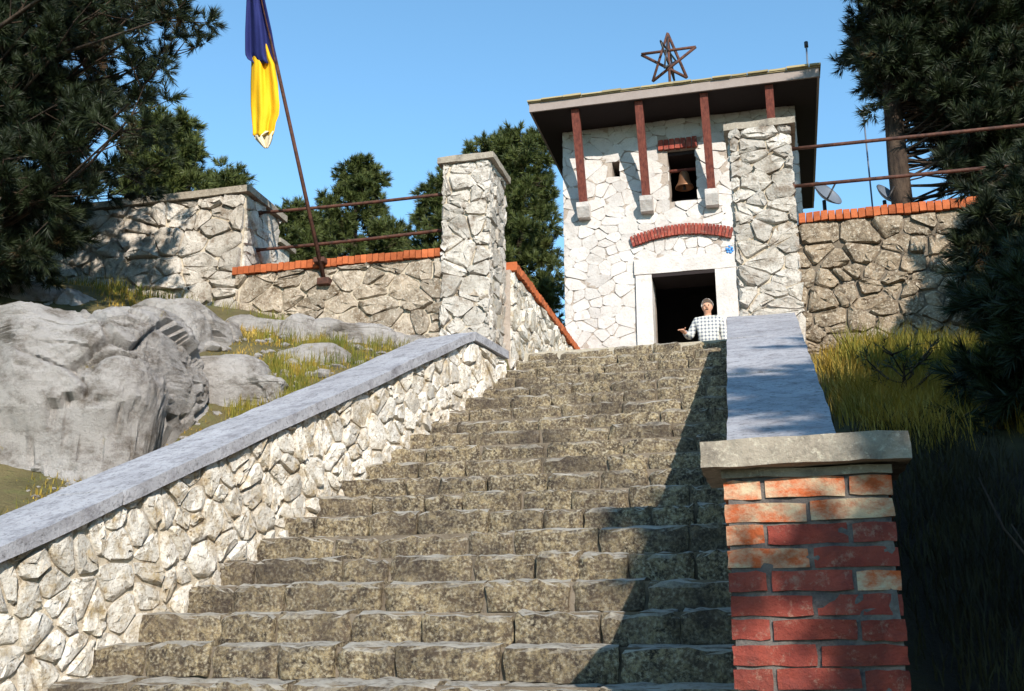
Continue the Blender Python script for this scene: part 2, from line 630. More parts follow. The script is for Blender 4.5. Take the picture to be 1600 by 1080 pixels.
def ground_z(x, y):
    # bank beside the stairs, terrace on top, flat forecourt in front
    yy = min(y, YW)
    stair = max(-.02, zst(y) - .55) if y < 11.2 else ZL - .35
    if y < YW + .25:
        left = max(0.0, zcapl(min(yy, 9.42)) - .07 - .38 * (1 - smooth01((y - 7.2) / 1.2))) + .28 * max(0.0, xl(yy) - .6 - x) * smooth01((y - 1) / 5)
        left = min(left, 5.35)
        right = max(0.0, zcapr(yy) - .42 - .55 * (1 - smooth01((y - 3.8) / 2.6))) - .10 * max(0.0, x - .5)
        right = max(right, 0)
    else:
        left = right = ZL - .06
    xa, xb = xl(min(y, 10.6)), xr(min(y, 10.6))
    if y >= YW + .25: return ZL - .08 if y > 11.2 or x < xa - .2 or x > xb + .2 else stair
    fade = smooth01((y - 0.2) / 2.2)
    tl = smooth01((xa - .22 - x) / .1)
    tr = smooth01((x - xb - .22) / .1)
    z = stair * (1 - tl) * (1 - tr) + left * tl * fade + right * tr * fade
    if y < 2.0: z = left * tl * fade + right * tr * fade
    return z


def axis(lo, hi, a, b, fine, far):
    v = list(np.arange(a, b + 1e-6, fine))
    s_ = fine
    x = b
    while x < hi:
        s_ *= 1.35
        x += s_
        v.append(min(x, hi))
    s_ = fine
    x = a
    while x > lo:
        s_ *= 1.35
        x -= s_
        v.insert(0, max(x, lo))
    return v


XS = axis(-1500, 1500, -9.0, 5.0, .14, 0)
YS = axis(-1500, 1500, -1.0, 12.0, .14, 0)
V, Fc = [], []
for y in YS:
    for x in XS:
        z = ground_z(x, y)
        if abs(x) < 60 and abs(y) < 60 and not (xl(y) - .3 < x < xr(y) + .3 and 1.5 < y < 15.5):
            k = (.10 * smooth01(max((xl(y) - .8 - x) / .8, (x - .9) / .8))) if y < YW - .1 else .03
            z += k * noise.noise(Vector((x * .9, y * .9, 3))) + k * .5 * noise.noise(Vector((x * 2.7, y * 2.7, 9)))
        far = max(0.0, max(abs(x), abs(y)) - 45)
        z -= min(4.6 if z > 3 else 0.0, far * .06)
        V.append((x, y, z))
nx = len(XS)
for j in range(len(YS) - 1):
    for i in range(nx - 1):
        a = j * nx + i
        Fc.append((a, a + 1, a + nx + 1, a + nx))
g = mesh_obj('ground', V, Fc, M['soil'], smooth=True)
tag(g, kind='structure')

lz = box('landing', xl(10.9) - .1, xr(10.9) + .6, 10.93, YT + .02, ZL - .25, ZL - .012, M['paving'], seg=(8, 10, 1), amp=.012, freq=2)
tag(lz, kind='structure')

# ------------------------------------------------------------------ stairs: steps of rough blocks
rng = random.Random(5)
stairs = thing('stone_stairs', (-1.9, 2.2, 0), kind='structure')
BV = []
for k in range(12):
    r2 = random.Random(100 + k)
    Vb, Fb = grid_box(-.5, .5, -.5, .5, -.5, .5, (8, 3, 4))
    Vn = []
    for p in Vb:
        q = Vector(p)
        if p.y < -.4 and p.z > .4:                       # worn nosing
            q.z -= .07 + .10 * r2.random(); q.y += .02 + .03 * r2.random()
        if abs(p.x) > .45:
            q.x *= 1 - .05 * r2.random() - (.03 if abs(p.z) > .4 else 0)
        if abs(p.x) > .45 and p.y < -.4:                  # knocked corners
            q.y += .03 + .05 * r2.random()
        q += Vector((r2.uniform(-.012, .012), r2.uniform(-.024, .024), r2.uniform(-.045, .045) + .05 * noise.noise(Vector((p.x * 3, k * 5, 0)))))
        Vn.append(q)
    me = bpy.data.meshes.new('block')
    me.from_pydata([tuple(v) for v in Vn], [], Fb)
    me.polygons.foreach_set('use_smooth', [True] * len(me.polygons))
    me.materials.append(M['step'])
    try:
        me.set_sharp_from_angle(angle=R(50))
    except Exception:
        pass
    BV.append(me)
for k in range(-9, 19):
    y, z = Y0_ + k * T_, Z0_ + k * R_
    a, b = xl(y) - .06, xr(y) + .05
    st = box('step', a, b, y + .05, y + T_ + .16, z - R_ - .02, z - .016, M['mortar_dark'], stairs)
    x = a
    while x < b - .02:
        wd = rng.uniform(.26, .62)
        if b - x - wd < .2: wd = b - x
        o = bpy.data.objects.new('block', rng.choice(BV))
        dz, dy = rng.uniform(-.016, .012), rng.uniform(-.02, .02)
        hgt, dep = R_ + .006, T_ + .10
        link(o, st, (x + wd / 2, y + dep / 2 + dy, z - hgt / 2 + dz))
        o.scale = ((wd - .004) * rng.choice((1, -1)), dep, hgt)
        o.rotation_euler = (rng.uniform(-.03, .03), rng.uniform(-.02, .02), rng.uniform(-.03, .03))
        x += wd

# ------------------------------------------------------------------ walls beside the stairs
def wall_left():
    ya, yb = 1.2, YW + .02
    A = Vector((xl(ya), ya, 0)); B = Vector((xl(yb), yb, 0))
    t = thing('stair_wall', (xl(5.5) - .2, 5.5, 0), 'long white rubble wall with a sloping pale slab, left of the steps', 'wall')
    U = (B - A).normalized(); N = Vector((U.y, -U.x, 0)); L = (B - A).length
    # core
    out = -N * .42
    V = []
    prof = [(ya, max(-.3, zst(ya) - .7), zcapl(ya)), (9.42, zst(9.42) - .7, zcapl(9.42)), (yb, zst(yb) - .7, zcapl(9.42))]
    for (y, z0, z1) in prof:
        p = Vector((xl(y), y, 0)) - N * .006
        V += [p + Vector((0, 0, z0)), p + Vector((0, 0, z1)), p + out + Vector((0, 0, z1)), p + out + Vector((0, 0, z0))]
    Fc = []
    for i in range(2):
        for k in range(4):
            Fc.append((i * 4 + k, i * 4 + (k + 1) % 4, i * 4 + 4 + (k + 1) % 4, i * 4 + 4 + k))
    Fc += [(3, 2, 1, 0), (8, 9, 10, 11)]
    mesh_obj('core', V, Fc, M['mortar'], t)
    f = L / (yb - ya)
    pl = [(0, zst(ya) - .35), ((9.42 - ya) * f, zst(9.42) - .35), (L, zst(yb) - .3), (L, zcapl(9.42) - .01), ((9.42 - ya) * f, zcapl(9.42) - .01), (0, zcapl(ya) - .01)]
    # sheared so that the convex outline follows the slope
    cells = mosaic(pl, .145, .15, random.Random(11), gap=.016, jit=.8, var=1.0)
    lay_stones(t, A, U, (0, 0, 1), N, cells, M['side'], random.Random(12), h=(.004, .034), rough=.013, q=.2, near=lambda c: abs(c[0][0] - 4.5))
    # cap slab: sloping run in lengths, then a short level run
    ys = [ya, 3.1, 5.2, 7.3, 9.42]
    for i in range(4):
        y0, y1 = ys[i] + .007, ys[i + 1] - .007
        def fn(p, y0=y0, y1=y1):
            q = Vector((xl(p.y), p.y, 0)) + N * p.x
            q.z = zcapl(p.y) + p.z
            return q
        box('cap_slab', -.56, .055, y0, y1, .002, .085, M['cap'], t, seg=(4, 14, 2), amp=.010, freq=3, seed=i, fn=fn)
    def fn2(p):
        q = Vector((xl(p.y), p.y, 0)) + N * p.x
        q.z = zcapl(9.42) + p.z
        return q
    box('cap_slab', -.56, .055, 9.424, YW + .0, .002, .085, M['cap'], t, seg=(3, 5, 2), amp=.008, seed=9, fn=fn2)


wall_left()


def wall_right():
    ya, yb = 4.12, YW - .01
    t = thing('stair_wall', (0, 6.5, 0), 'rubble wall under a broad sloping slab behind the brick pier', 'wall')
    def wd(y): return .39 + (.61 - .39) * (y - 4.2) / 6.0
    V = []
    for y in (ya, yb):
        V += [(xr(y) + .02, y, zst(y) - .7), (xr(y) + .02, y, zcapr(y) - .086), (xr(y) + wd(y) - .05, y, zcapr(y) - .086), (xr(y) + wd(y) - .05, y, zst(y) - .7)]
    Fc = [(k, (k + 1) % 4, 4 + (k + 1) % 4, 4 + k) for k in range(4)] + [(3, 2, 1, 0), (4, 5, 6, 7)]
    mesh_obj('core', V, Fc, M['mortar_dark'], t)
    A, B = Vector((xr(ya) + .02, ya, 0)), Vector((xr(yb) + .02, yb, 0))
    U = (B - A).normalized(); N = Vector((-U.y, U.x, 0)); L = (B - A).length
    pl = [(0, zst(ya) - .3), (L, zst(yb) - .3), (L, zcapr(yb) - .1), (0, zcapr(ya) - .1)]
    lay_stones(t, A, -U * -1, (0, 0, 1), N, mosaic(pl, .26, .2, random.Random(21), jit=.6), M['rough'], random.Random(22), h=(.005, .03))
    ys = [ya, 6.1, 8.1, yb]
    for i in range(3):
        def fn(p):
            return Vector((xr(p.y) + p.x * wd(p.y), p.y, zcapr(p.y) + p.z))
        box('cap_slab', -.07, 1.0, ys[i] + .007, ys[i + 1] - .007, -.085, 0, M['cap'], t, seg=(4, 14, 2), amp=.009, freq=3, seed=20 + i, fn=fn)


wall_right()

# ------------------------------------------------------------------ brick pier
def pier():
    yf, yb = 3.7, 4.10
    t = thing('brick_pier', (.07, 3.9, .3), 'red brick pier with a concrete slab on top at the foot of the wall', 'pier')
    x0, x1 = -.205, .345
    zt = 2.165
    box('core', x0 + .012, x1 - .012, yf + .007, yb, -.3, zt - .004, M['mortar_grey'], t, seg=(24, 8, 90), amp=.007, freq=16)
    r = random.Random(31)
    ch = .0775
    bh = .067
    var = []
    for k in range(6):
        Vb, Fb = grid_box(-.5, .5, -.5, .5, -.5, .5, (4, 2, 2))
        r2 = random.Random(300 + k)
        Vb = [Vector((p.x * (1 - .03 * r2.random()), p.y, p.z * (1 - (.14 if abs(p.x) > .4 else .03) * r2.random()))) +
              Vector((r2.uniform(-.01, .01), r2.uniform(-.04, .04), r2.uniform(-.05, .05))) for p in Vb]
        var.append((Vb, Fb))
    meshes = {}
    for mi, mn in enumerate(('brick', 'brick_lime')):
        for k, (Vb, Fb) in enumerate(var):
            me = bpy.data.meshes.new('brick')
            me.from_pydata([tuple(v) for v in Vb], [], Fb)
            me.materials.append(M[mn])
            meshes[(mi, k)] = me
    row = 0
    z = zt - .035
    while z > -.1:
        zc = z - bh / 2
        lime = 0
        pl_ = [.95, .85, .8, .65, .35, .25, .2, .12][row] if row < 8 else .04
        cuts = [0, .5, 1] if row % 2 == 1 else [0, .24, .74, 1]
        for i in range(len(cuts) - 1):
            a = x0 + (x1 - x0) * cuts[i] + .006 * (i > 0)
            b = x0 + (x1 - x0) * cuts[i + 1] - .006 * (i < len(cuts) - 2)
            lm = 1 if r.random() < pl_ else 0
            o = bpy.data.objects.new('brick', meshes[(lm, r.randrange(6))])
            link(o, t, ((a + b) / 2, yf + .055 + r.uniform(-.004, .004), zc + r.uniform(-.003, .003)))
            o.scale = ((b - a) * r.choice((1, -1)), .11, bh)
            o.rotation_euler = (0, r.uniform(-.012, .012), r.uniform(-.01, .01))
        for side, X in ((0, x0 + .055), (1, x1 - .055)):              # flanks
            for (ya, ybb) in ((yf + .118, yf + .25), (yf + .262, yb - .004)):
                o = bpy.data.objects.new('brick', meshes[(lime, r.randrange(6))])
                link(o, t, (X + r.uniform(-.004, .004), (ya + ybb) / 2, zc))
                o.scale = (.11, ybb - ya, bh)
        z -= ch
        row += 1
    # thin bed of mortar left under the slab and the slab
    box('mortar_bed', x0 - .004, x1 + .002, yf - .006, yb, zt - .030, zt, M['slab'], t, seg=(8, 3, 1), amp=.006, freq=12)
    def fn(p):
        q = Vector(p)
        q.z += .012 * (p.x)          # sits a little askew
        return q
    box('cap_slab', -.275, .405, yf - .075, yb + .06, zt + .002, zt + .095, M['slab'], t, seg=(14, 8, 2), amp=.007, freq=7, seed=3, fn=fn)


pier()

# ------------------------------------------------------------------ retaining wall, pillars, rails
def brick_mesh_set(mat, n=4, seed=0):
    out = []
    for k in range(n):
        r2 = random.Random(seed + k)
        Vb, Fb = grid_box(-.5, .5, -.5, .5, -.5, .5, (1, 2, 2))
        Vb = [Vector((p.x * (1 - .08 * r2.random()), p.y + r2.uniform(-.02, .02), p.z + r2.uniform(-.03, .03))) for p in Vb]
        me = bpy.data.meshes.new('brick')
        me.from_pydata([tuple(v) for v in Vb], [], Fb)
        me.materials.append(mat)
        out.append(me)
    return out


COPB = brick_mesh_set(M['brick_orange'], 5, 70)


def coping(parent, P0, P1, wid, zb, hgt, rng, along='x', step=.070):
    """row of bricks on edge"""
    P0, P1 = Vector(P0), Vector(P1)
    L = (P1 - P0).length
    n = int(L / step)
    d = (P1 - P0) / L
    for i in range(n):
        o = bpy.data.objects.new('brick', rng.choice(COPB))
        p = P0 + d * (L * (i + .5) / n)
        link(o, parent, (p.x, p.y, zb + hgt / 2 + rng.uniform(-.006, .006)))
        o.scale = (L / n * .9, wid, hgt)
        o.rotation_euler = (0, rng.uniform(-.02, .02), math.atan2(d.y, d.x))


def retaining(name_label, x0, x1, zb0, zb1, seed, mat, sw, sh):
    t = thing('retaining_wall', ((x0 + x1) / 2, YW + .2, zb0), name_label, 'wall')
    box('core', x0, x1, YW + .001, YW + .45, min(zb0, zb1) - .9, ZC - .07, M['mortar'] if mat == 'front' else M['mortar_dark'], t)
    pl = [(x0, zb0 - .3), (x1, zb1 - .3), (x1, ZC - .075), (x0, ZC - .075)]
    cells = mosaic(pl, sw, sh, random.Random(seed), gap=.022, jit=.7, var=.9)
    lay_stones(t, (0, YW, 0), (1, 0, 0), (0, 0, 1), (0, -1, 0), cells, M[mat], random.Random(seed + 1), h=(.012, .055), rough=.018, flat=.78, near=lambda c: abs(c[0][0] + 1.5))
    return t


rw = retaining('left retaining wall of weathered stones with brick coping under the flagpole', -5.86, -2.88, 5.0, 3.9, 41, 'front', .25, .165)
coping(rw, (-5.9, YW + .20, 0), (-3.42, YW + .20, 0), .52, ZC - .068, .09, random.Random(43))
rw2 = retaining('brown lichened retaining wall with brick coping, right of the steps', .0, 6.5, 4.2, 3.2, 46, 'rough', .21, .15)
coping(rw2, (.31, YW + .20, 0), (6.5, YW + .20, 0), .52, ZC - .068, .095, random.Random(48))


def pillar(label, x0, x1, zb, zt, seed, side, dep=.55):
    t = thing('stone_pillar', ((x0 + x1) / 2, YW + dep / 2, zb), label, 'pillar')
    y0 = YW - .035
    y1 = y0 + dep
    box('core', x0 + .02, x1 - .02, y0 - .004, y1, zb - .4, zt - .07, M['mortar'], t)
    wv = x1 - x0
    cells = mosaic([(x0 + .004, zb), (x1 - .004, zb), (x1 - .004, zt - .075), (x0 + .004, zt - .075)], .235, .15, random.Random(seed), gap=.018, jit=.34, var=1.0)
    lay_stones(t, (0, y0, 0), (1, 0, 0), (0, 0, 1), (0, -1, 0), cells, M['pillar'], random.Random(seed + 1), h=(.02, .06), rough=.018, flat=.82)
    if side:
        cells = mosaic([(y0 + .004, zb), (y1, zb), (y1, zt - .075), (y0 + .004, zt - .075)], .25, .165, random.Random(seed + 2), gap=.016, jit=.4, var=.9)
        lay_stones(t, (x1 - .02, 0, 0), (0, 1, 0), (0, 0, 1), (1, 0, 0), cells, M['pillar'], random.Random(seed + 3), h=(.01, .04), rough=.015, flat=.82)
    else:
        cells = mosaic([(y0 + .004, zb), (y1, zb), (y1, zt - .075), (y0 + .004, zt - .075)], .25, .165, random.Random(seed + 2), gap=.016, jit=.4, var=.9)
        cells = [[(-u, v) for (u, v) in c] for c in cells]
        lay_stones(t, (x0 + .02, 0, 0), (0, -1, 0), (0, 0, 1), (-1, 0, 0), cells, M['pillar'], random.Random(seed + 3), h=(.01, .04), rough=.015, flat=.82)
    box('cap_slab', x0 - .05, x1 + .05, y0 - .06, y1 + .05, zt - .072, zt, M['slab'], t, seg=(6, 6, 1), amp=.008, freq=6, seed=seed)


pillar('left stone pillar with a flat slab at the top of the steps', -3.41, -2.87, 4.3, 6.72, 51, True, .62)
pillar('right stone pillar with a flat slab in front of the tower', -.315, .30, 4.3, 6.72, 56, False, .55)

# tall wall at the left
t = thing('stone_wall', (-8, YW + .4, 4.6), 'tall white rubble wall with a slab, shaded by the left pine', 'wall')
box('core', -11.5, -5.83, YW + .018, YW + .85, 4.2, 6.59, M['mortar'], t)
cells = mosaic([(-9.6, 4.7), (-5.84, 4.7), (-5.84, 6.585), (-9.6, 6.585)], .29, .2, random.Random(61), gap=.02, jit=.75, var=.9)
lay_stones(t, (0, YW + .02, 0), (1, 0, 0), (0, 0, 1), (0, -1, 0), cells, M['pillar'], random.Random(62), h=(.02, .07), rough=.02, flat=.78)
cells = mosaic([(YW + .03, 5.3), (YW + .85, 5.3), (YW + .85, 6.585), (YW + .03, 6.585)], .26, .18, random.Random(63), gap=.016, jit=.5)
lay_stones(t, (-5.832, 0, 0), (0, 1, 0), (0, 0, 1), (1, 0, 0), cells, M['pillar'], random.Random(64), h=(.01, .05), rough=.015)
box('cap_slab', -11.5, -5.76, YW - .06, YW + .93, 6.592, 6.672, M['slab'], t, seg=(24, 4, 1), amp=.01, freq=4)

# parapet running back from the left pillar to the tower
t = thing('parapet_wall', (-3.0, 12.5, ZL), 'white parapet with brick coping running back to the tower', 'wall')
px_ = -2.80
box('core', px_ - .42, px_ - .001, YW + .55, YT - .02, 4.0, ZC - .075, M['mortar_pale'], t)
cells = mosaic([(YW + .56, 4.2), (YT - .1, 4.45), (YT - .1, ZC - .08), (YW + .56, ZC - .08)], .26, .18, random.Random(66), gap=.016, jit=.6, var=.8)
lay_stones(t, (px_, 0, 0), (0, 1, 0), (0, 0, 1), (1, 0, 0), cells, M['side'], random.Random(67), h=(.015, .06), rough=.018)
coping(t, (px_ - .19, YW + .6, 0), (px_ - .19, YT - .08, 0), .50, ZC - .072, .10, random.Random(68))


def rail(label, p0, p1, r=.0185):
    p0, p1 = Vector(p0), Vector(p1)
    t = thing('metal_rail', p0, label, 'railing', 'tubular rails between the pillars')
    n = 10
    pts = []
    for i in range(n + 1):
        q = p0.lerp(p1, i / n)
        q.z -= .012 * math.sin(math.pi * i / n)
        pts.append(q)
    tube_obj('pipe', pts, r, M['rust'], t, 10)
    for q, s_ in ((p0, 1), (p1, -1)):
        d = (p1 - p0).normalized() * s_
        tube_obj('socket', [q - d * .02, q + d * .03], r * 1.45, M['rust'], t, 10)


rail('upper iron rail left of the steps, crossed by the flagpole', (-5.80, YW + .3, 6.47), (-3.40, YW + .22, 6.42))
rail('lower iron rail left of the steps, just above the brick coping', (-5.80, YW + .3, 6.0), (-3.40, YW + .22, 5.99))
rail('upper iron rail right of the steps, running behind the pine', (.28, YW + .22, 6.51), (6.4, YW + .25, 6.51))
rail('lower iron rail right of the steps, running behind the pine', (.28, YW + .22, 6.09), (6.4, YW + .25, 6.10))
for i, (x, nm) in enumerate(((6.45, 'end'),)):
    pass

# ------------------------------------------------------------------ gate tower
def tower():
    xa, xb, ya, yb = -3.05, .53, YT, 18.6
    zt = 9.38
    t = thing('gate_tower', ((xa + xb) / 2, YT, ZL), 'white stone gate tower with a flat overhanging roof on timber struts', 'tower')
    th = .5
    dx0, dx1, dz1 = -1.72, -.78, 6.86          # door
    wx0, wx1, wz0, wz1 = -1.41, -.98, 8.01, 8.86   # bell window
    sx0, sx1, sz0, sz1 = -2.27, -2.15, 8.52, 8.78  # slit
    y0, y1 = ya + .004, ya + th
    m = M['mortar_pale']
    def wl(a, b, c, d, yy0=y0, yy1=y1): box('wall', a, b, yy0, yy1, c, d, m, t)
    zb = ZL - .4
    wl(xa, dx0, zb, dz1); wl(dx1, xb, zb, dz1); wl(xa, xb, dz1, wz0)
    wl(xa, sx0, wz0, zt); wl(sx0, sx1, wz0, sz0); wl(sx0, sx1, sz1, zt); wl(sx1, wx0, wz0, zt)
    wl(wx0, wx1, wz1, zt); wl(wx1, xb, wz0, zt)
    wl(xa, xa + th, zb, zt, y1, yb); wl(xb - th, xb, zb, zt, y1, yb); wl(xa + th, xb - th, zb, zt, yb - th, yb)
    box('floor', xa + th, xb - th, y1, yb - th, ZL - .1, ZL - .02, M['inside'], t)
    box('floor', xa + th, xb - th, y1 + .6, yb - th, 7.5, 7.6, M['inside'], t)
    # dark lining inside
    box('lining', xa + th + .01, xb - th - .01, yb - th - .03, yb - th - .01, ZL, 9.3, M['inside'], t)
    box('lining', xa + th + .004, xa + th + .02, y1 + .01, yb - th - .04, ZL, 9.3, M['inside'], t)
    box('lining', xb - th - .02, xb - th - .004, y1 + .01, yb - th - .04, ZL, 9.3, M['inside'], t)
    # stones of the front
    arch_h = 7.28
    holes = [(dx0 - .25, dx1 + .34, ZL - 1, 7.12), (wx0, wx1, wz0, wz1), (sx0, sx1, sz0, sz1), (-1.56, -.93, 8.86, 9.04)]
    cells = mosaic([(xa + .003, ZL - .3), (xb - .003, ZL - .3), (xb - .003, zt - .01), (xa + .003, zt - .01)], .205, .17, random.Random(81), gap=.014, jit=.45, holes=holes, var=.9)
    # leave the relieving arch free
    def in_arch(c):
        cu = sum(p[0] for p in c) / len(c); cv = sum(p[1] for p in c) / len(c)
        zc = 7.515 - .135 * ((cu + 1.25) / .74) ** 2
        return abs(cu + 1.25) < .76 and abs(cv - zc) < .06
    lay_stones(t, (0, ya, 0), (1, 0, 0), (0, 0, 1), (0, -1, 0), cells, M['tower'], random.Random(82), h=(.003, .012), rough=.005, flat=.92, near=lambda c: max(0, c[0][0] + .45) * 9 + max(0, 5.4 - c[0][1]) * 5)
    # flank stones on the side seen from the terrace
    # door surround
    box('door_jamb', dx0 - .235, dx0 + .003, ya - .05, ya + .3, ZL - .03, dz1, M['tower'], t, seg=(2, 2, 8), amp=.006, freq=5, seed=1)
    for (z0, z1) in ((ZL - .03, 5.85), (5.86, dz1)):
        box('door_jamb', dx1 - .003, dx1 + .30, ya - .05, ya + .3, z0, z1, M['tower'], t, seg=(2, 2, 5), amp=.006, freq=5, seed=int(z0 * 9))
    box('door_lintel', dx0 - .25, dx1 + .32, ya - .056, ya + .3, dz1 + .006, 7.11, M['tower'], t, seg=(10, 2, 2), amp=.006, freq=4, seed=4)
    # relieving arch of bricks on end
    n = 30
    r = random.Random(84)
    for i in range(n):
        u = (i + .5) / n * 2 - 1
        x = -1.25 + .755 * u
        zc = 7.535 - .135 * u * u
        o = bpy.data.objects.new('brick', r.choice(BRICKR))
        link(o, t, (x, ya - .01, zc))
        o.scale = (1.51 / n * .86, .11, .165)
        o.rotation_euler = (0, .34 * u * .8, 0)
    # brick lintel over the window
    for i in range(7):
        o = bpy.data.objects.new('brick', r.choice(BRICKR))
        link(o, t, (-1.245 + (i - 3) * .086, ya - .005, 8.95))
        o.scale = (.076, .10, .165)
    box('window_shade_board', wx0 + .004, wx1 - .004, ya + .06, ya + .56, wz1 - .06, wz1 - .002, M['soffit'], t)  # dark board added to stand in for shade under the window top
    box('door_shade_board', dx0 + .006, dx1 - .006, ya - .045, ya + .56, dz1 - .05, dz1 - .002, M['soffit'], t)  # dark board added, paints the shade just below the lintel
    # struts and corbels
    for (pxb, pyb, pxt, pyt) in ((912, 318, 899, 168), (1010, 308, 998, 156), (1112, 298, 1099, 146), (1212, 285, 1201, 133)):
        a = at_y(pxb, pyb, YT - .13)
        b = at_y(pxt, pyt, 14.33)
        b.z = 9.375
        a.z = 8.06
        b.x = (b.x + a.x) / 2 + (b.x - a.x) * .2
        hw = .058
        V = []
        for p in (a, b):
            for (sx, sy) in ((-1, -1), (1, -1), (1, 1), (-1, 1)):
                V.append(p + Vector((sx * hw, sy * hw, 0)))
        Fc = [(0, 1, 5, 4), (1, 2, 6, 5), (2, 3, 7, 6), (3, 0, 4, 7), (3, 2, 1, 0), (4, 5, 6, 7)]
        so_ = mesh_obj('strut', [v - a for v in V], Fc, M['timber'], t, a)
        Vc, Fcc = grid_box(a.x - .095, a.x + .095, ya - .25, ya + .1, 7.84, 8.055, (2, 3, 3), 0.008, 8, int(pxb))
        def shp(p):
            k = max(0, (8.0 - p.z) / .2)
            q = Vector(p)
            if p.y < ya - .05: q.y += k * .13
            return q
        c = Vector((a.x, ya - .1, 7.95))
        mesh_obj('corbel', [shp(p) - c for p in Vc], Fcc, M['tower'], so_, c)
    # roof: soffit, fascia, tiles, low hipped top
    ex0, ex1, ey0, ey1 = -3.40, .875, 14.2, 19.15
    rf = box('roof', ex0 + .03, ex1 - .03, ey0 + .03, ey1 - .03, zt, zt + .10, M['soffit'], t)
    for (a, b, c, d) in ((ex0, ex1, ey0, ey0 + .03), (ex0, ex1, ey1 - .03, ey1), (ex0, ex0 + .03, ey0 + .032, ey1 - .032), (ex1 - .03, ex1, ey0 + .032, ey1 - .032)):
        box('fascia', a, b, c, d, zt - .005, zt + .135, M['fascia'], rf, seg=(8, 1, 1), amp=.003, freq=5)
    for i in range(6):       # rafters under the sides
        pass
    ap = Vector(((ex0 + ex1) / 2, (ey0 + ey1) / 2, 10.25))
    q = [Vector((ex0 - .02, ey0 - .02, zt + .15)), Vector((ex1 + .02, ey0 - .02, zt + .15)), Vector((ex1 + .02, ey1 + .02, zt + .15)), Vector((ex0 - .02, ey1 + .02, zt + .15))]
    mesh_obj('roof_slope', [p for p in q] + [ap] + [p - Vector((0, 0, .012)) for p in q], [(0, 1, 4), (1, 2, 4), (2, 3, 4), (3, 0, 4), (5, 8, 7, 6), (0, 5, 6, 1), (1, 6, 7, 2), (2, 7, 8, 3), (3, 8, 5, 0)], M['tile'], rf)
    x = ex0 - .03
    i = 0
    while x < ex1:
        wdt = r.uniform(.22, .34)
        wdt = min(wdt, ex1 + .03 - x)
        box('tile', x + .004, x + wdt - .004, ey0 - .05 + r.uniform(-.015, .015), ey0 + .35, zt + .152, zt + .172 + r.uniform(0, .012), M['tile'], rf, seg=(2, 1, 1), amp=.006, freq=9, seed=i)
        x += wdt
        i += 1
    return t


BRICKR = brick_mesh_set(M['brick'], 5, 90)
tower()

# bell in the upper window
bell = thing('bell', (-1.19, 15.25, 8.62), 'bronze bell hanging in the dark window of the tower', 'bell')
lathe_obj('body', [(.0, .0), (.05, -.005), (.075, -.04), (.085, -.12), (.10, -.19), (.135, -.25), (.145, -.275), (.13, -.275), (.09, -.2), (.0, -.16)], (-1.19, 15.25, 8.60), M['bronze'], bell)
tube_obj('yoke', [(-1.41, 15.25, 8.625), (-.98, 15.25, 8.625)], .028, M['timber'], bell)
tube_obj('clapper', [(-1.19, 15.25, 8.45), (-1.19, 15.25, 8.30)], [.012, .026], M['dark_metal'], bell)

# star on the roof
def star(c, rad):
    t = thing('star_ornament', (c[0], c[1], 10.2), 'rusty open five-pointed iron star on the tower roof', 'star')
    c = Vector(c)
    tube_obj('post', [(c.x, c.y, 10.15), (c.x, c.y, c.z + rad * .98)], .024, M['rust'], t)
    for ax_, nm, rr, zz in ((Vector((1, 0, 0)), 'star_bar', 1.0, 0), (Vector((.25, .97, 0)), 'cross_star_bar', .8, 0.02)):
        pts = []
        for k in range(5):
            a = math.pi / 2 + k * 2 * math.pi / 5
            pts.append(c + ax_ * math.cos(a) * rad * rr + Vector((0, 0, math.sin(a) * rad * rr + zz)))
        for k in range(5):
            p, q = pts[k], pts[(k + 2) % 5]
            off = Vector((0, (.012 if k % 2 else -.012), 0))
            tube_obj(nm, [p + off, q + off], .026 if rr == 1 else .018, M['rust'] if rr == 1 else M['dark_metal'], t, 6)


ys_ = 16.6
ctr = at_y(1045, 92, ys_)
star((ctr.x, ys_, ctr.z), .50)
ant = thing('roof_antenna', at_y(1261, 108, 15.0), 'thin antenna with a small dark head on the roof corner', 'antenna')
p = at_y(1261, 104, 15.0); q = at_y(1260, 74, 15.0)
tube_obj('mast', [Vector((p.x, 15, 9.60)), q], .013, M['white_metal'], ant)
tube_obj('head', [q, q + Vector((0, 0, .09))], .03, M['dark_metal'], ant)
tube_obj('side_mast', [Vector((p.x - .07, 15, 9.60)), Vector((p.x - .07, 15, 9.85))], .008, M['white_metal'], ant)

# blue flower-like emblem on the stones right of the door
e = at_y(1140, 391, YT - .03)
em = thing('wall_emblem', e, 'small blue emblem on the white stones right of the door lintel', 'emblem')
for k, (dx, dz, r_) in enumerate(((0, 0, .02), (-.04, .015, .022), (.035, .025, .02), (.014, -.042, .024), (-.03, -.035, .018), (.045, -.02, .017), (0, .05, .017))):
    tube_obj('petal', [e + Vector((dx, -.005 - .001 * k, dz)), e + Vector((dx, -.03 - .001 * k, dz))], r_, M['blue'], em, 9)

# distant pillar beyond the left rail
dp = thing('stone_pillar', at_y(418, 420, 15.5), 'small far pillar with a slab seen between the left rails', 'pillar')
p = at_y(416, 392, 15.5)
p2 = at_y(425, 378, 15.5)
box('shaft', p.x - .2, p.x + .22, 15.5, 15.95, ZL - .1, p2.z - .05, M['pillar'], dp, seg=(2, 2, 8), amp=.02, freq=4)
box('cap_slab', p.x - .28, p.x + .30, 15.42, 16.03, p2.z - .048, p2.z + .03, M['slab'], dp, seg=(3, 3, 1), amp=.01)

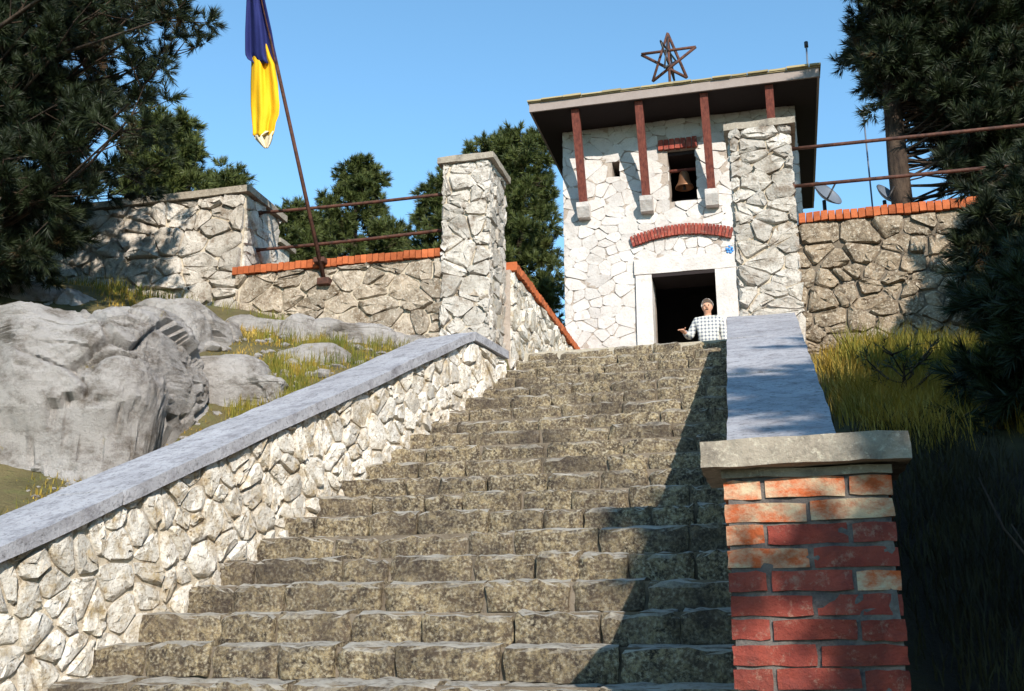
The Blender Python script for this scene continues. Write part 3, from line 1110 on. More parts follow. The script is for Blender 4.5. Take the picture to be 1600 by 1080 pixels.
# satellite dishes behind the right rails
def dish(px, py, Y, r_, label):
    c = at_y(px, py, Y)
    t = thing('satellite_dish', (c.x, Y, ZL), label, 'dish', 'satellite dishes on the terrace')
    tube_obj('mast', [(c.x, Y + .12, ZL - .1), (c.x, Y + .12, c.z)], .025, M['dark_metal'], t)
    V, Fc = [], []
    d = Vector((.55, -.5, .45)).normalized()
    u = d.orthogonal().normalized(); v = d.cross(u)
    rings = 5; n = 20
    for th_ in (0, .012):
        V.append(c - d * th_)
        for i in range(1, rings + 1):
            for k in range(n):
                a = 2 * math.pi * k / n
                rr = r_ * i / rings
                V.append(c + (u * math.cos(a) + v * math.sin(a)) * rr + d * (rr * rr / r_ * .35 - th_))
    m_ = 1 + rings * n
    for s0 in (0, m_):
        for k in range(n):
            Fc.append((s0, s0 + 1 + k, s0 + 1 + (k + 1) % n))
            for i in range(rings - 1):
                a = s0 + 1 + i * n + k; b = s0 + 1 + i * n + (k + 1) % n
                Fc.append((a, a + n, b + n, b))
    for k in range(n):
        a = 1 + (rings - 1) * n + k; b = 1 + (rings - 1) * n + (k + 1) % n
        Fc.append((a, b, b + m_, a + m_))
    mesh_obj('reflector', [x - c for x in V], Fc, M['white_metal'], t, c, smooth=True)
    tube_obj('feed_arm', [c - u * r_ * .8 + d * r_ * .3, c + d * r_ * 1.0], .012, M['dark_metal'], t)


dish(1288, 308, 13.4, .22, 'round dish on a mast just right of the tower')
dish(1383, 308, 13.6, .18, 'round dish on a mast left of the pine trunk')
lp = thing('light_pole', (at_y(1349, 190, 17).x, 17, ZL), 'thin pale pole seen between rails, left of the pine', 'pole')
p = at_y(1349, 178, 17)
tube_obj('shaft', [(p.x, 17, ZL - .1), (p.x, 17, p.z)], .014, M['white_metal'], lp)
box('lamp_head', p.x - .05, p.x + .07, 16.93, 17.07, p.z - .02, p.z + .05, M['white_metal'], lp, bevel=.01)

# ------------------------------------------------------------------ flagpole and flag
PB, PT = Vector((-4.76, YW - .06, 5.42)), Vector((-5.07, 9.0, 8.1))
PD = (PT - PB)
fp = thing('flagpole', PB, 'thin leaning flagpole fixed to the left retaining wall', 'flagpole')
tube_obj('pole', [PB, PB + PD * .5, PB + PD * 1.0, PB + PD * 1.65], [.024, .021, .019, .014], M['rust'], fp, 10)
box('bracket', PB.x - .07, PB.x + .07, YW - .10, YW + .02, 5.36, 5.44, M['rust'], fp, bevel=.01)
box('bracket', PB.x - .10, PB.x + .03, YW - .16, YW + .02, 5.60, 5.66, M['rust'], fp, bevel=.01)


def cloth_mat(name, a, b):
    s = NT(name)
    k = s.mix(s.noise(8, 4), a, b)
    s.bump([(s.noise(300, 2), .001)])
    s.out(k, .8)
    return s.m


M['flag_blue'] = cloth_mat('blue_cloth', (.014, .018, .105), (.022, .030, .15))
M['flag_yellow'] = cloth_mat('yellow_cloth', (.70, .37, .006), (.80, .46, .012))
M['flag_pale'] = cloth_mat('bleached_cloth', (.62, .52, .34), (.72, .64, .48))


def drape(name, rows, mat, parent, Yf, amp, freq, ph, nu=22, nv=40):
    ys = [r[0] for r in rows]
    V, Fc = [], []
    for j in range(nv + 1):
        y = ys[0] + (ys[-1] - ys[0]) * j / nv
        a = float(np.interp(y, ys, [r[1] for r in rows]))
        b = float(np.interp(y, ys, [r[2] for r in rows]))
        for i in range(nu + 1):
            u = i / nu
            # gathers deepen towards the hem, the cloth bags slightly in the middle
            fold = amp * (math.sin(u * freq * 6.28 + ph + .6 * math.sin(j * .13)) + .35 * math.sin(u * freq * 15 + j * .08))
            V.append(at_y(a + (b - a) * u, y, Yf(y) + fold - .05))
    for j in range(nv):
        for i in range(nu):
            q = j * (nu + 1) + i
            Fc.append((q, q + 1, q + nu + 2, q + nu + 1))
    c = V[0].copy()
    o = mesh_obj(name, [v - c for v in V], Fc, mat, parent, c, smooth=True)
    m = o.modifiers.new('thickness', 'SOLIDIFY')
    m.thickness = .004
    return o


fl = thing('flag', at_y(414, 20, 9.0), 'blue and yellow flag hanging limp from the leaning pole', 'flag')
YF = lambda y: 9.0 + (y - 20) / 410 * 1.1
drape('blue_stripe', [(-160, 380, 392), (-60, 386, 408), (0, 385, 414), (50, 383, 425), (85, 383, 431), (92, 386, 432), (99, 397, 432)], M['flag_blue'], fl, lambda y: YF(y) + .03, .035, 1.6, .3)
drape('yellow_stripe', [(47, 406, 411), (56, 400, 414), (72, 395, 418), (90, 393, 424), (100, 393, 429), (130, 392, 434), (165, 392, 437), (180, 393, 436), (192, 394, 431), (205, 395, 429), (212, 395, 426)], M['flag_yellow'], fl, lambda y: 9.22 + (y - 50) * .0004, .03, 1.7, 1.1)
drape('faded_hem', [(205, 413, 428.5), (212, 396, 426), (218, 399, 425), (226, 407, 422), (232, 414, 418)], M['flag_pale'], fl, lambda y: 9.225 + (y - 50) * .0004, .03, 1.7, 1.1, nv=12)

# ------------------------------------------------------------------ person in the doorway
def skin_mesh(name, verts, edges, radii, mat, parent, loc, root=0, sub=2):
    me = bpy.data.meshes.new(name)
    me.from_pydata([tuple(v) for v in verts], edges, [])
    o = bpy.data.objects.new(name, me)
    COL.objects.link(o)
    m = o.modifiers.new('skin', 'SKIN')
    m.use_smooth_shade = True
    for i, r_ in enumerate(radii):
        sv = me.skin_vertices[0].data[i]
        sv.radius = r_ if isinstance(r_, tuple) else (r_, r_)
        sv.use_root = (i == root)
    sb = o.modifiers.new('sub', 'SUBSURF')
    sb.levels = sb.render_levels = sub
    dg = bpy.context.evaluated_depsgraph_get()
    nm = bpy.data.meshes.new_from_object(o.evaluated_get(dg))
    bpy.data.objects.remove(o)
    nm.materials.clear()
    nm.materials.append(mat)
    nm.polygons.foreach_set('use_smooth', [True] * len(nm.polygons))
    return link(bpy.data.objects.new(name, nm), parent, loc)


s = NT('skin')
M['skin'] = s.out(s.mix(s.noise(20), (.50, .25, .16), (.60, .32, .21)), .6)
s = NT('grey_hair')
M['hair'] = s.out(s.mix(s.noise(60, 4, .6), (.55, .52, .49), (.76, .73, .70)), .8)
s = NT('dark_trousers')
M['trousers'] = s.out(s.mix(s.noise(30), (.06, .06, .07), (.10, .10, .11)), .9)
s = NT('leather')
M['leather'] = s.out((.05, .03, .02), .5)
s = NT('checked_shirt')
tc = s.n('ShaderNodeTexCoord')
sx = s.n('ShaderNodeSeparateXYZ')
s.l(tc.outputs['Object'], sx.inputs[0])
bands = []
for ch_, f_ in ((0, 125.0), (2, 118.0)):
    m1 = s.n('ShaderNodeMath', operation='MULTIPLY'); m1.inputs[1].default_value = f_
    s.l(sx.outputs[ch_], m1.inputs[0])
    m2 = s.n('ShaderNodeMath', operation='SINE'); s.l(m1.outputs[0], m2.inputs[0])
    m3 = s.n('ShaderNodeMath', operation='GREATER_THAN'); m3.inputs[1].default_value = .15
    s.l(m2.outputs[0], m3.inputs[0])
    bands.append(m3.outputs[0])
mm = s.n('ShaderNodeMath', operation='ADD'); s.l(bands[0], mm.inputs[0]); s.l(bands[1], mm.inputs[1])
M['shirt'] = s.out(s.ramp(s.n('ShaderNodeMath').outputs[0], [(0, 0.0), (1, 1.0)]) if False else None, .85) if False else None
hv = s.n('ShaderNodeMath', operation='MULTIPLY'); hv.inputs[1].default_value = .5
s.l(mm.outputs[0], hv.inputs[0])
M['shirt'] = s.out(s.ramp(hv.outputs[0], [(.1, (.62, .61, .57)), (.5, (.40, .40, .38)), (.95, (.13, .14, .19))]), .85)


def person():
    PL = Vector((-.90, 14.62, ZL - .012))
    t = thing('person', PL, 'person in a checked shirt standing at the tower door, arm held out', 'person')
    k = (at_y(1103, 471, 14.62).z - PL.z) / 1.715
    J = {}
    names, vs_, rs, es = [], [], [], []

    def add(n_, p, r_, par=None):
        names.append(n_)
        vs_.append(Vector(p) * k)
        rs.append(tuple(x * k for x in r_) if isinstance(r_, tuple) else r_ * k)
        if par is not None: es.append((names.index(par), len(names) - 1))
    add('pelvis', (0, 0, .94), (.155, .11))
    add('waist', (0, -.01, 1.10), (.145, .105), 'pelvis')
    add('chest', (0, 0, 1.30), (.165, .115), 'waist')
    add('neckbase', (0, .01, 1.44), (.085, .075), 'chest')
    add('neck', (0, -.005, 1.505), .054, 'neckbase')
    add('jaw', (0, -.035, 1.555), (.058, .070), 'neck')
    add('face', (0, -.025, 1.615), (.072, .092), 'jaw')
    add('crown', (0, -.012, 1.675), (.062, .078), 'face')
    add('nose', (0, -.125, 1.598), .011, 'face')
    for sd in (-1, 1):
        add('ear%d' % sd, (sd * .082, .0, 1.605), .016, 'face')
    for sd in (-1, 1):
        q = str(sd)
        add('hip' + q, (sd * .095, 0, .87), .088, 'pelvis')
        add('knee' + q, (sd * .11, -.025, .49), .060, 'hip' + q)
        add('ankle' + q, (sd * .115, .01, .09), .042, 'knee' + q)
        add('toe' + q, (sd * .13, -.15, .04), .036, 'ankle' + q)
    add('sh-1', (-.175, .01, 1.405), .062, 'chest')
    add('el-1', (-.285, .0, 1.165), .046, 'sh-1')
    add('wr-1', (-.335, -.215, 1.185), .030, 'el-1')
    add('pa-1', (-.365, -.285, 1.195), .030, 'wr-1')
    add('sh1', (.175, .01, 1.405), .062, 'chest')
    add('el1', (.235, .035, 1.13), .046, 'sh1')
    add('wr1', (.245, -.03, .90), .030, 'el1')
    add('pa1', (.245, -.045, .83), .030, 'wr1')
    for i, (a, b, L) in enumerate(((-.030, .012, .078), (-.012, .016, .088), (.007, .014, .084), (.024, .008, .068))):
        add('f-%d' % i, (-.372 + a, -.345, 1.192 + b * .3), .0095, 'pa-1')
        add('g-%d' % i, (-.380 + a * 1.2, -.335 - L, 1.170), .0085, 'f-%d' % i)
        add('h-%d' % i, (.245 + b * .4, -.045 + a, .775), .0095, 'pa1')
        add('i-%d' % i, (.240, -.052 + a * 1.1, .83 - .055 - L), .0085, 'h-%d' % i)
    add('t-0', (-.325, -.300, 1.215), .0105, 'pa-1'); add('t-1', (-.315, -.345, 1.222), .009, 't-0')
    add('t1', (.225, -.085, .815), .0105, 'pa1'); add('t2', (.222, -.105, .775), .009, 't1')
    skin_mesh('body', vs_, es, rs, M['skin'], t, PL)

    def sub(keep, grow, nm, mat):
        idx = [names.index(n_) for n_ in keep]
        e2 = [(idx.index(a), idx.index(b)) for a, b in es if a in idx and b in idx]
        r2 = [tuple(x + grow for x in rs[i]) if isinstance(rs[i], tuple) else rs[i] + grow for i in idx]
        return skin_mesh(nm, [vs_[i] for i in idx], e2, r2, mat, t, PL)
    sub(['pelvis', 'waist', 'chest', 'neckbase', 'sh-1', 'el-1', 'wr-1', 'sh1', 'el1', 'wr1'], .016, 'shirt', M['shirt'])
    sub(['pelvis', 'hip-1', 'knee-1', 'ankle-1', 'hip1', 'knee1', 'ankle1'], .013, 'trousers', M['trousers'])
    for sd in (-1, 1):
        skin_mesh('shoe', [Vector((sd * .115, .03, .05)) * k, Vector((sd * .12, -.06, .05)) * k, Vector((sd * .133, -.17, .04)) * k], [(0, 1), (1, 2)], [.05 * k, .048 * k, .04 * k], M['leather'], t, PL)
    # short hair round the sides and back
    V, Fc = [], []
    n, m_ = 18, 8
    for j in range(m_ + 1):
        el = math.radians(-18 + 108 * j / m_)
        for i in range(n):
            a = 2 * math.pi * i / n
            front = max(0, -math.sin(a))
            e2 = max(el, math.radians(74) * front ** 1.1)
            rr = 1.04 + .10 * noise.noise(Vector((a * 3, j, 0)))
            V.append(Vector((.090 * rr * math.cos(a) * math.cos(e2), .004 + .112 * rr * math.sin(a) * math.cos(e2), 1.640 + .112 * rr * math.sin(e2))) * k)
    for j in range(m_):
        for i in range(n):
            a, b = j * n + i, j * n + (i + 1) % n
            Fc.append((a, b, b + n, a + n))
    mesh_obj('hair', V, Fc, M['hair'], t, PL, smooth=True)
    for sd in (-1, 1):
        lathe_obj('eye', [(0, -.008), (.007, -.005), (.009, 0), (.007, .005), (0, .008)], PL + Vector((sd * .03, -.112, 1.622)) * k, M['dark_metal'], t, 8)
    box('mouth', PL.x - .022 * k, PL.x + .022 * k, PL.y - .108 * k, PL.y - .09 * k, PL.z + 1.557 * k, PL.z + 1.566 * k, M['leather'], t)
    tube_obj('belt', [PL + Vector((0, 0, .955)) * k, PL + Vector((0, 0, .985)) * k], .165 * k, M['leather'], t, 16).scale = (1, .78, 1)


person()

# ------------------------------------------------------------------ rocks
def boulder(c, rad, seed, label, rot=0.0, sub=5, crack=.06, e=.5, lump=.08, group='limestone rocks on the left bank'):
    import bmesh
    bm = bmesh.new()
    bmesh.ops.create_icosphere(bm, subdivisions=sub, radius=1.0)
    so_ = Vector((seed * 5.1, seed * 2.3, seed * 8.7))
    sz = (sum(rad) / 3) ** .5
    for v in bm.verts:
        d = v.co.normalized()
        q = Vector((math.copysign(abs(d.x) ** e, d.x), math.copysign(abs(d.y) ** e, d.y), math.copysign(abs(d.z) ** e, d.z)))
        q = Vector((q.x * rad[0], q.y * rad[1], q.z * rad[2]))
        f = .20 * noise.noise(q * .9 + so_) + .10 * noise.noise(q * 2.3 + so_)
        # angular joint blocks: every cell is pushed in or out as a whole and tilted
        qq = Vector((q.x * 1.1, q.y * 1.1, q.z * 1.7)) + so_ + noise.noise_vector(q * 3.5 + so_) * .10
        dist, pts_ = noise.voronoi(qq)
        n_ = noise.noise_vector(pts_[0] * 9.1)
        f += lump * n_.x + (qq - pts_[0]).dot(n_) * lump * 1.1
        open_ = 1.0 if noise.noise(q * 1.5 + so_ * 3) > -.12 else .15
        f -= crack * open_ * max(0, 1 - (dist[1] - dist[0]) / .045)
        # small fracture facets
        d2, p2 = noise.voronoi(q * 4.3 + so_ + noise.noise_vector(q * 9) * .12)
        n2 = noise.noise_vector(p2[0] * 5.3)
        f += .030 * n2.x + (q * 4.3 + so_ - p2[0]).dot(n2) * .020
        # bedding: thin horizontal slots and ledges
        h_ = q.z * 5.5 + 1.3 * noise.noise(q * .7 + so_) + .25 * noise.noise(q * 3 + so_)
        fr = abs((h_ % 1.0) - .5) * 2
        f -= crack * .55 * max(0, 1 - (1 - fr) / .10) * (1 if noise.noise(q * 1.6 - so_) > .08 else 0)
        f += .014 * noise.noise(q * 14 + so_) + .010 * noise.noise(q * 31 + so_)
        v.co = q + d * f * sz
    V = [v.co.copy() for v in bm.verts]
    Fc = [[v.index for v in f.verts] for f in bm.faces]
    bm.free()
    o = mesh_obj('rock', V, Fc, M['rock'], None, c, smooth=True)
    o.data.set_sharp_from_angle(angle=R(38))
    o.rotation_euler = (0, 0, rot)
    tag(o, label, 'rock', group)
    return o


def atp(x, y, Y): return at_y(x, y, Y)


boulder(atp(40, 706, 7.05), (1.32, .70, 1.10), 1, 'broad pale grey limestone outcrop above the sloping slab, left edge', .10, 7, .065, .47)
boulder(atp(0, 520, 8.8), (1.1, .5, .42), 2, 'grey rock ledge on top of the bank at the left edge', .1, 6)
boulder(atp(270, 560, 8.6), (.62, .5, .46), 3, 'grey rock behind the outcrop, below the tall wall', -.2, 6)
boulder(atp(335, 640, 8.0), (.42, .35, .42), 4, 'upright fissured rock at the right end of the outcrop', .3, 6)
boulder(atp(405, 622, 8.0), (.34, .3, .20), 5, 'low layered rock lying in the grass near the slab', .2, 6)
boulder(atp(478, 592, 8.9), (.36, .3, .20), 9, 'grey stone in the grass, nearest the sloping slab', .5, 5)
boulder(atp(430, 540, 9.4), (.55, .35, .28), 6, 'flat rock at the foot of the left retaining wall', 0, 6)
boulder(atp(545, 552, 9.6), (.48, .35, .26), 7, 'pale rock between wall foot and sloping slab', .4, 6)
boulder(atp(625, 553, 9.85), (.34, .25, .20), 10, 'small pale rock right where the sloping slab meets the wall', .2, 5)

# ------------------------------------------------------------------ grass
def blades(name, pts, h, mat, label, rs, lean=.5, wd=.007):
    n = len(pts)
    P = np.array(pts)
    ang = rs.uniform(0, 6.283, n)
    hh = h * rs.uniform(.45, 1.15, n)
    ln = lean * rs.uniform(.1, 1.0, n) * hh
    d = np.stack([np.cos(ang), np.sin(ang), np.zeros(n)], 1)
    s_ = np.stack([-np.sin(ang), np.cos(ang), np.zeros(n)], 1) * wd * .5
    up = np.array([0, 0, 1.0])
    m_ = P + d * (ln * .3)[:, None] + up * (hh * .6)[:, None]
    tp = P + d * ln[:, None] + up * hh[:, None]
    V = np.stack([P - s_, P + s_, m_ + s_ * .75, m_ - s_ * .75, tp], 1).reshape(-1, 3)
    b = np.arange(n) * 5
    T = np.concatenate([np.stack([b, b + 1, b + 2], 1), np.stack([b, b + 2, b + 3], 1), np.stack([b + 3, b + 2, b + 4], 1)])
    o = np_obj(name, V, T, mat)
    return tag(o, label, 'grass', kind='stuff')


rs = np.random.RandomState(4)


def gz(x, y):
    return ground_z(x, y) - .03


def patch(cx, cy, rx, ry, n, clump=.09):
    out = []
    k = max(1, n // 26)
    for _ in range(k):
        a, r_ = rs.uniform(0, 6.283), math.sqrt(rs.uniform(0, 1))
        x0, y0 = cx + rx * r_ * math.cos(a), cy + ry * r_ * math.sin(a)
        for _ in range(26):
            x, y = x0 + rs.normal(0, clump), y0 + rs.normal(0, clump)
            if y > YW - .12: y = YW - .12
            if xl(y) - .62 < x < xr(y) + .5: continue
            out.append((x, y, gz(x, y)))
    return out


pts = []
for (x, y, r1, r2, n) in ((-4.15, 8.0, .28, .5, 1900), (-4.0, 8.9, .4, .35, 1000), (-4.6, 9.2, .6, .4, 700), (-4.45, 5.3, .35, .9, 2400), (-4.9, 4.6, .5, .8, 1600), (-3.7, 9.5, .3, .3, 420), (-6.6, 9.4, 1.2, .4, 700), (-4.2, 6.6, .2, .9, 1200)):
    pts += patch(x, y, r1, r2, n, .06)
blades('grass', pts, .17, M['grass_green'], 'yellow green grass between the grey rocks on the left bank', rs)
pts = []
for (x, y, r1, r2, n) in ((.75, 8.0, .45, 2.0, 5200), (1.35, 8.8, .7, 1.3, 4600), (1.9, 8.2, .8, 1.6, 3600), (1.5, 7.2, .9, .8, 5000), (2.6, 8.6, 1.2, 1.4, 5000), (.7, 6.9, .2, .9, 1800)):
    pts += patch(x, y, r1, r2, n)
blades('grass', pts, .22, M['grass_dry'], 'tall dry yellow grass on the bank right of the sloping slab', rs, 1.0, .006)


pts = []
for (x, y, r1, r2, n) in ((1.15, 8.6, .35, .6, 2600), (1.55, 8.2, .35, .6, 3000), (1.9, 8.8, .3, .5, 1600), (.72, 8.9, .2, .6, 900)):
    pts += patch(x, y, r1, r2, n, .05)
blades('weeds', pts, .38, M['grass_green'], 'taller green weeds standing in the dry grass below the right wall', rs, .75, .010)['category'] = 'weeds'
s = NT('shade_dark_undergrowth')
M['under'] = s.out(s.mix(s.ramp(s.noise(3, 5), [(.35, 0.0), (.65, 1.0)]), (.018, .014, .007), (.05, .042, .016)), .8)  # the bank's shade is put into this dark blade colour
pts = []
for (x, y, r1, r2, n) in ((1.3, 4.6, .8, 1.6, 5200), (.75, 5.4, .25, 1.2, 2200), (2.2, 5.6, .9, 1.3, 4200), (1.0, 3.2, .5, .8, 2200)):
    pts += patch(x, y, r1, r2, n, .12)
blades('undergrowth', pts, .17, M['under'], 'withered undergrowth painted dark for the shade on the bank right of the pier', rs, .8)['category'] = 'undergrowth'


# short dry turf and loose stones on the left bank
pts = []
for (x, y, r1, r2, n) in ((-4.5, 8.4, 1.0, 1.6, 5200), (-4.45, 6.2, .5, 1.5, 3200), (-4.7, 4.6, .8, 1.2, 2600), (-5.8, 9.3, 1.6, .7, 2600)):
    pts += patch(x, y, r1, r2, n, .10)
blades('turf', pts, .065, M['grass_dry'], 'short dry turf on the left bank between rocks and slab', rs, .9, .008)['category'] = 'turf'
JV, JF = [], []
rk = random.Random(88)
for i in range(420):
    y = rk.uniform(4.6, 10.0)
    x = xl(y) - .66 - abs(rk.gauss(0, .9))
    r_ = rk.uniform(.015, .06) * (1 if rk.random() < .9 else 1.8)
    c = Vector((x, y, ground_z(x, y) - .02 + r_ * .25))
    k0 = len(JV)
    Vb, Fb = grid_box(-1, 1, -1, 1, -1, 1, (2, 2, 2))
    a = rk.uniform(0, 6.28)
    for p in Vb:
        q = p.normalized() * rk.uniform(.75, 1.15)
        q = Vector((q.x * math.cos(a) - q.y * math.sin(a), q.x * math.sin(a) + q.y * math.cos(a), q.z * .6))
        JV.append(c + q * r_)
    JF += [tuple(v + k0 for v in f) for f in Fb]
tag(mesh_obj('loose_stones', JV, JF, M['rock']), 'loose small stones scattered over the left bank', 'stones', kind='stuff')


# ------------------------------------------------------------------ pines
def shoot_proto(rs, n, L, nl, w):
    V = np.zeros((n, 3, 3))
    s_ = rs.uniform(0.05, 1, n) ** .8
    az = rs.uniform(0, 6.283, n)
    th = np.radians(rs.uniform(28, 68, n)) * (1.08 - .55 * s_)
    d = np.stack([np.sin(th) * np.cos(az), np.sin(th) * np.sin(az), np.cos(th)], 1)
    b = np.stack([np.zeros(n), np.zeros(n), s_ * L], 1)
    p = np.cross(d, rs.normal(0, 1, (n, 3)))
    p /= np.linalg.norm(p, axis=1)[:, None]
    ln = nl * rs.uniform(.7, 1.15, n)
    V[:, 0] = b - p * w * .5
    V[:, 1] = b + p * w * .5
    V[:, 2] = b + d * ln[:, None]
    return V.reshape(-1, 3)


def shoots(C, D, S, rs, n, L, nl, w):
    protos = [shoot_proto(rs, n, L, nl, w) for _ in range(8)]
    C, D = np.array(C), np.array(D)
    D /= np.linalg.norm(D, axis=1)[:, None] + 1e-9
    N_ = len(C)
    ref = rs.normal(0, 1, (N_, 3))
    u = np.cross(D, ref); u /= np.linalg.norm(u, axis=1)[:, None] + 1e-9
    v = np.cross(D, u)
    Rm = np.stack([u, v, D], 2)
    idx = rs.randint(0, 8, N_)
    out = np.zeros((N_, n * 3, 3), dtype=np.float32)
    for k in range(8):
        q = idx == k
        out[q] = np.einsum('nij,pj->npi', Rm[q], protos[k]) * np.array(S)[q][:, None, None] + C[q][:, None, :]
    V = out.reshape(-1, 3)
    return V, np.arange(len(V)).reshape(-1, 3)


def pine(name, label, group, trunk, tr, boughs, seed, mat, shoot=(46, .20, .12, .008), twig=(7, .45), per=4, keep=None):
    """trunk: points, tr: radii, boughs: (start, tip)"""
    rg = random.Random(seed)
    rn = np.random.RandomState(seed)
    t = thing(name, trunk[0], label, 'tree', group)
    pts = [Vector(p) for p in trunk]
    tube_obj('trunk', pts, tr, M['bark'], t, 12)
    BVs, BF = [], []
    C, D, S = [], [], []

    def addtube(p, r_, n):
        V, Fc = tube(p, r_, n, False)
        o = len(BVs)
        BVs.extend(V)
        BF.extend([tuple(i + o for i in f) for f in Fc])
    for (a, b) in boughs:
        a, b = Vector(a), Vector(b)
        L = (b - a).length
        mid = (a + b) / 2 + Vector((rg.uniform(-.16, .16), rg.uniform(-.16, .16), rg.uniform(-.22, .04))) * L
        cur = []
        for i in range(7):
            q = i / 6
            cur.append(a * (1 - q) ** 2 + mid * 2 * q * (1 - q) + b * q * q)
        addtube(cur, [max(.005, .010 * L * (1 - .82 * i / 6)) for i in range(7)], 5)
        nt_ = twig[0]
        for k in range(nt_):
            q = 1.0 if k == 0 else rg.uniform(.42, 1.0)
            f = q * 6
            i = min(5, int(f))
            p = cur[i].lerp(cur[i + 1], f - i)
            tan = (cur[i + 1] - cur[i]).normalized()
            d = (tan * rg.uniform(.5, 1.0) + Vector((rg.gauss(0, .6), rg.gauss(0, .6), rg.gauss(.12, .4)))).normalized()
            tl = twig[1] * rg.uniform(.5, 1.15)
            e = p + d * tl + Vector((0, 0, .1 * tl))
            addtube([p, p.lerp(e, .5) - Vector((0, 0, .03 * tl)), e], [.009, .006, .004], 3)
            for s_ in ((1.0, .55) if k % 2 else (1.0,)):
                c = p.lerp(e, s_)
                if keep and not keep(c): continue
                for j in range(per):
                    dd = (d * .7 + Vector((rg.gauss(0, .75), rg.gauss(0, .75), rg.gauss(.30, .6)))).normalized()
                    C.append(c + dd * .01); D.append(dd); S.append(rg.uniform(.75, 1.2))
    mesh_obj('branches', [v - pts[0] for v in BVs], BF, M['bark'], t, pts[0], smooth=True)
    V, T = shoots([tuple(c) for c in C], [tuple(d) for d in D], S, rn, *shoot)
    o = np_obj('crown', V - np.array(pts[0]), T, mat, None)
    o.parent = t
    o.location = (0, 0, 0)
    o['kind'] = 'stuff'
    return t


def in_poly(x, y, P):
    c = False
    for i in range(len(P)):
        x1, y1 = P[i]; x2, y2 = P[i - 1]
        if (y1 > y) != (y2 > y) and x < (x2 - x1) * (y - y1) / (y2 - y1) + x1: c = not c
    return c


def sample_tips(P, n, Ya, Yb, rg):
    xs, ys = [p[0] for p in P], [p[1] for p in P]
    out = []
    while len(out) < n:
        x, y = rg.uniform(min(xs), max(xs)), rg.uniform(min(ys), max(ys))
        if in_poly(x, y, P):
            out.append(at_y(x, y, rg.uniform(Ya, Yb)))
    return out


def boughs_to(tips, base, top, rg, drop=.35):
    """limbs leave the trunk a little below (or level with) their tips"""
    base, top = Vector(base), Vector(top)
    out = []
    for p in tips:
        h = (p - Vector((base.x, base.y, p.z))).length
        z = p.z - drop * h * rg.uniform(-.2, 1.6) - rg.uniform(-.5, .5)
        z = min(max(z, base.z + 1.0), top.z - .2)
        q = (z - base.z) / (top.z - base.z)
        out.append((base.lerp(top, q), p))
    return out


rg = random.Random(77)
# near pine at the left, its trunk just outside the picture
LB, LTp = Vector((-8.9, 8.3, 4.4)), Vector((-8.7, 8.1, 12.5))
tips = sample_tips([(-250, -150), (320, -150), (335, 20), (300, 70), (255, 110), (215, 150), (200, 215), (230, 265), (205, 300), (170, 345), (110, 385), (70, 440), (-160, 460)], 190, 7.0, 9.6, rg)
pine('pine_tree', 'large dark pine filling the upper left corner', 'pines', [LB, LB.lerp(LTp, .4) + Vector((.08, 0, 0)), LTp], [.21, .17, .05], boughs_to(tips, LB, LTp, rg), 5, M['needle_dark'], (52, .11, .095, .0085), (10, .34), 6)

# near pine at the right, trunk outside the picture
RB, RTp = Vector((3.6, 9.0, 3.0)), Vector((3.5, 9.0, 7.5))
tips = sample_tips([(1600, 260), (1690, 300), (1690, 640), (1600, 665), (1572, 640), (1590, 540), (1560, 470), (1555, 360)], 85, 8.6, 9.7, rg)
tips += sample_tips([(1585, 450), (1700, 430), (1720, 660), (1600, 672), (1565, 650), (1590, 560)], 60, 6.3, 7.6, rg)
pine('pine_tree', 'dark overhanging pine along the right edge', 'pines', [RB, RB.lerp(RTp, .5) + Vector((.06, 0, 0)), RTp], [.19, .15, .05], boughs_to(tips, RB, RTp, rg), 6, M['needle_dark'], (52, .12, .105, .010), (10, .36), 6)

# pine behind the right rails, its trunk showing between them
c = at_y(1410, 300, 13.6)
KB, KT = Vector((c.x, 13.6, ZL - .1)), Vector((c.x + .05, 13.6, 12.2))
tips = sample_tips([(1362, -60), (1680, -60), (1680, 330), (1560, 300), (1500, 225), (1440, 175), (1370, 140), (1350, 60)], 170, 12.8, 15.0, rg)
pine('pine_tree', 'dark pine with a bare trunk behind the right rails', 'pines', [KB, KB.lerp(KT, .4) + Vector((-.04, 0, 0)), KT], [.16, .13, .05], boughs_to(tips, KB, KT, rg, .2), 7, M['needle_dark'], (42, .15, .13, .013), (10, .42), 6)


def cone_boughs(base, apex, z0, rmax, n, rg, p=.8):
    out = []
    base, apex = Vector(base), Vector(apex)
    for i in range(n):
        q = (i + .5) / n
        q = q ** .85
        z = z0 + (apex.z - z0) * q
        rr = rmax * ((1 - q) ** p * .92 + .06) * rg.uniform(.50, 1.22)
        if q < .15: rr *= .75 + q * 1.6
        a = i * 2.39996 + rg.uniform(-.4, .4)
        f = (z - base.z) / (apex.z - base.z)
        ax_ = base.lerp(apex, f)
        out.append((ax_ - Vector((0, 0, .10 * rr)), ax_ + Vector((math.cos(a) * rr, math.sin(a) * rr, .16 * rr))))
    return out


def far_pine(px, py, Y, rad, depth, label, seed, n=70, p=.7):
    """px,py: top of the crown in the picture; rad in metres; crown depth in metres"""
    ap = at_y(px, py, Y)
    ap.z -= .15
    b = Vector((ap.x + random.Random(seed).uniform(-.2, .2), Y, ZL - .2))
    rg2 = random.Random(seed)
    pine('pine_tree', label, 'pines', [b, b.lerp(ap, .5), ap], [.17, .12, .03], cone_boughs(b, ap, max(ap.z - depth, b.z + .6), rad, int(n * .78), rg2, p), seed, M['needle_mid'], (34, .15, .135, .017), (7, .34), 5)


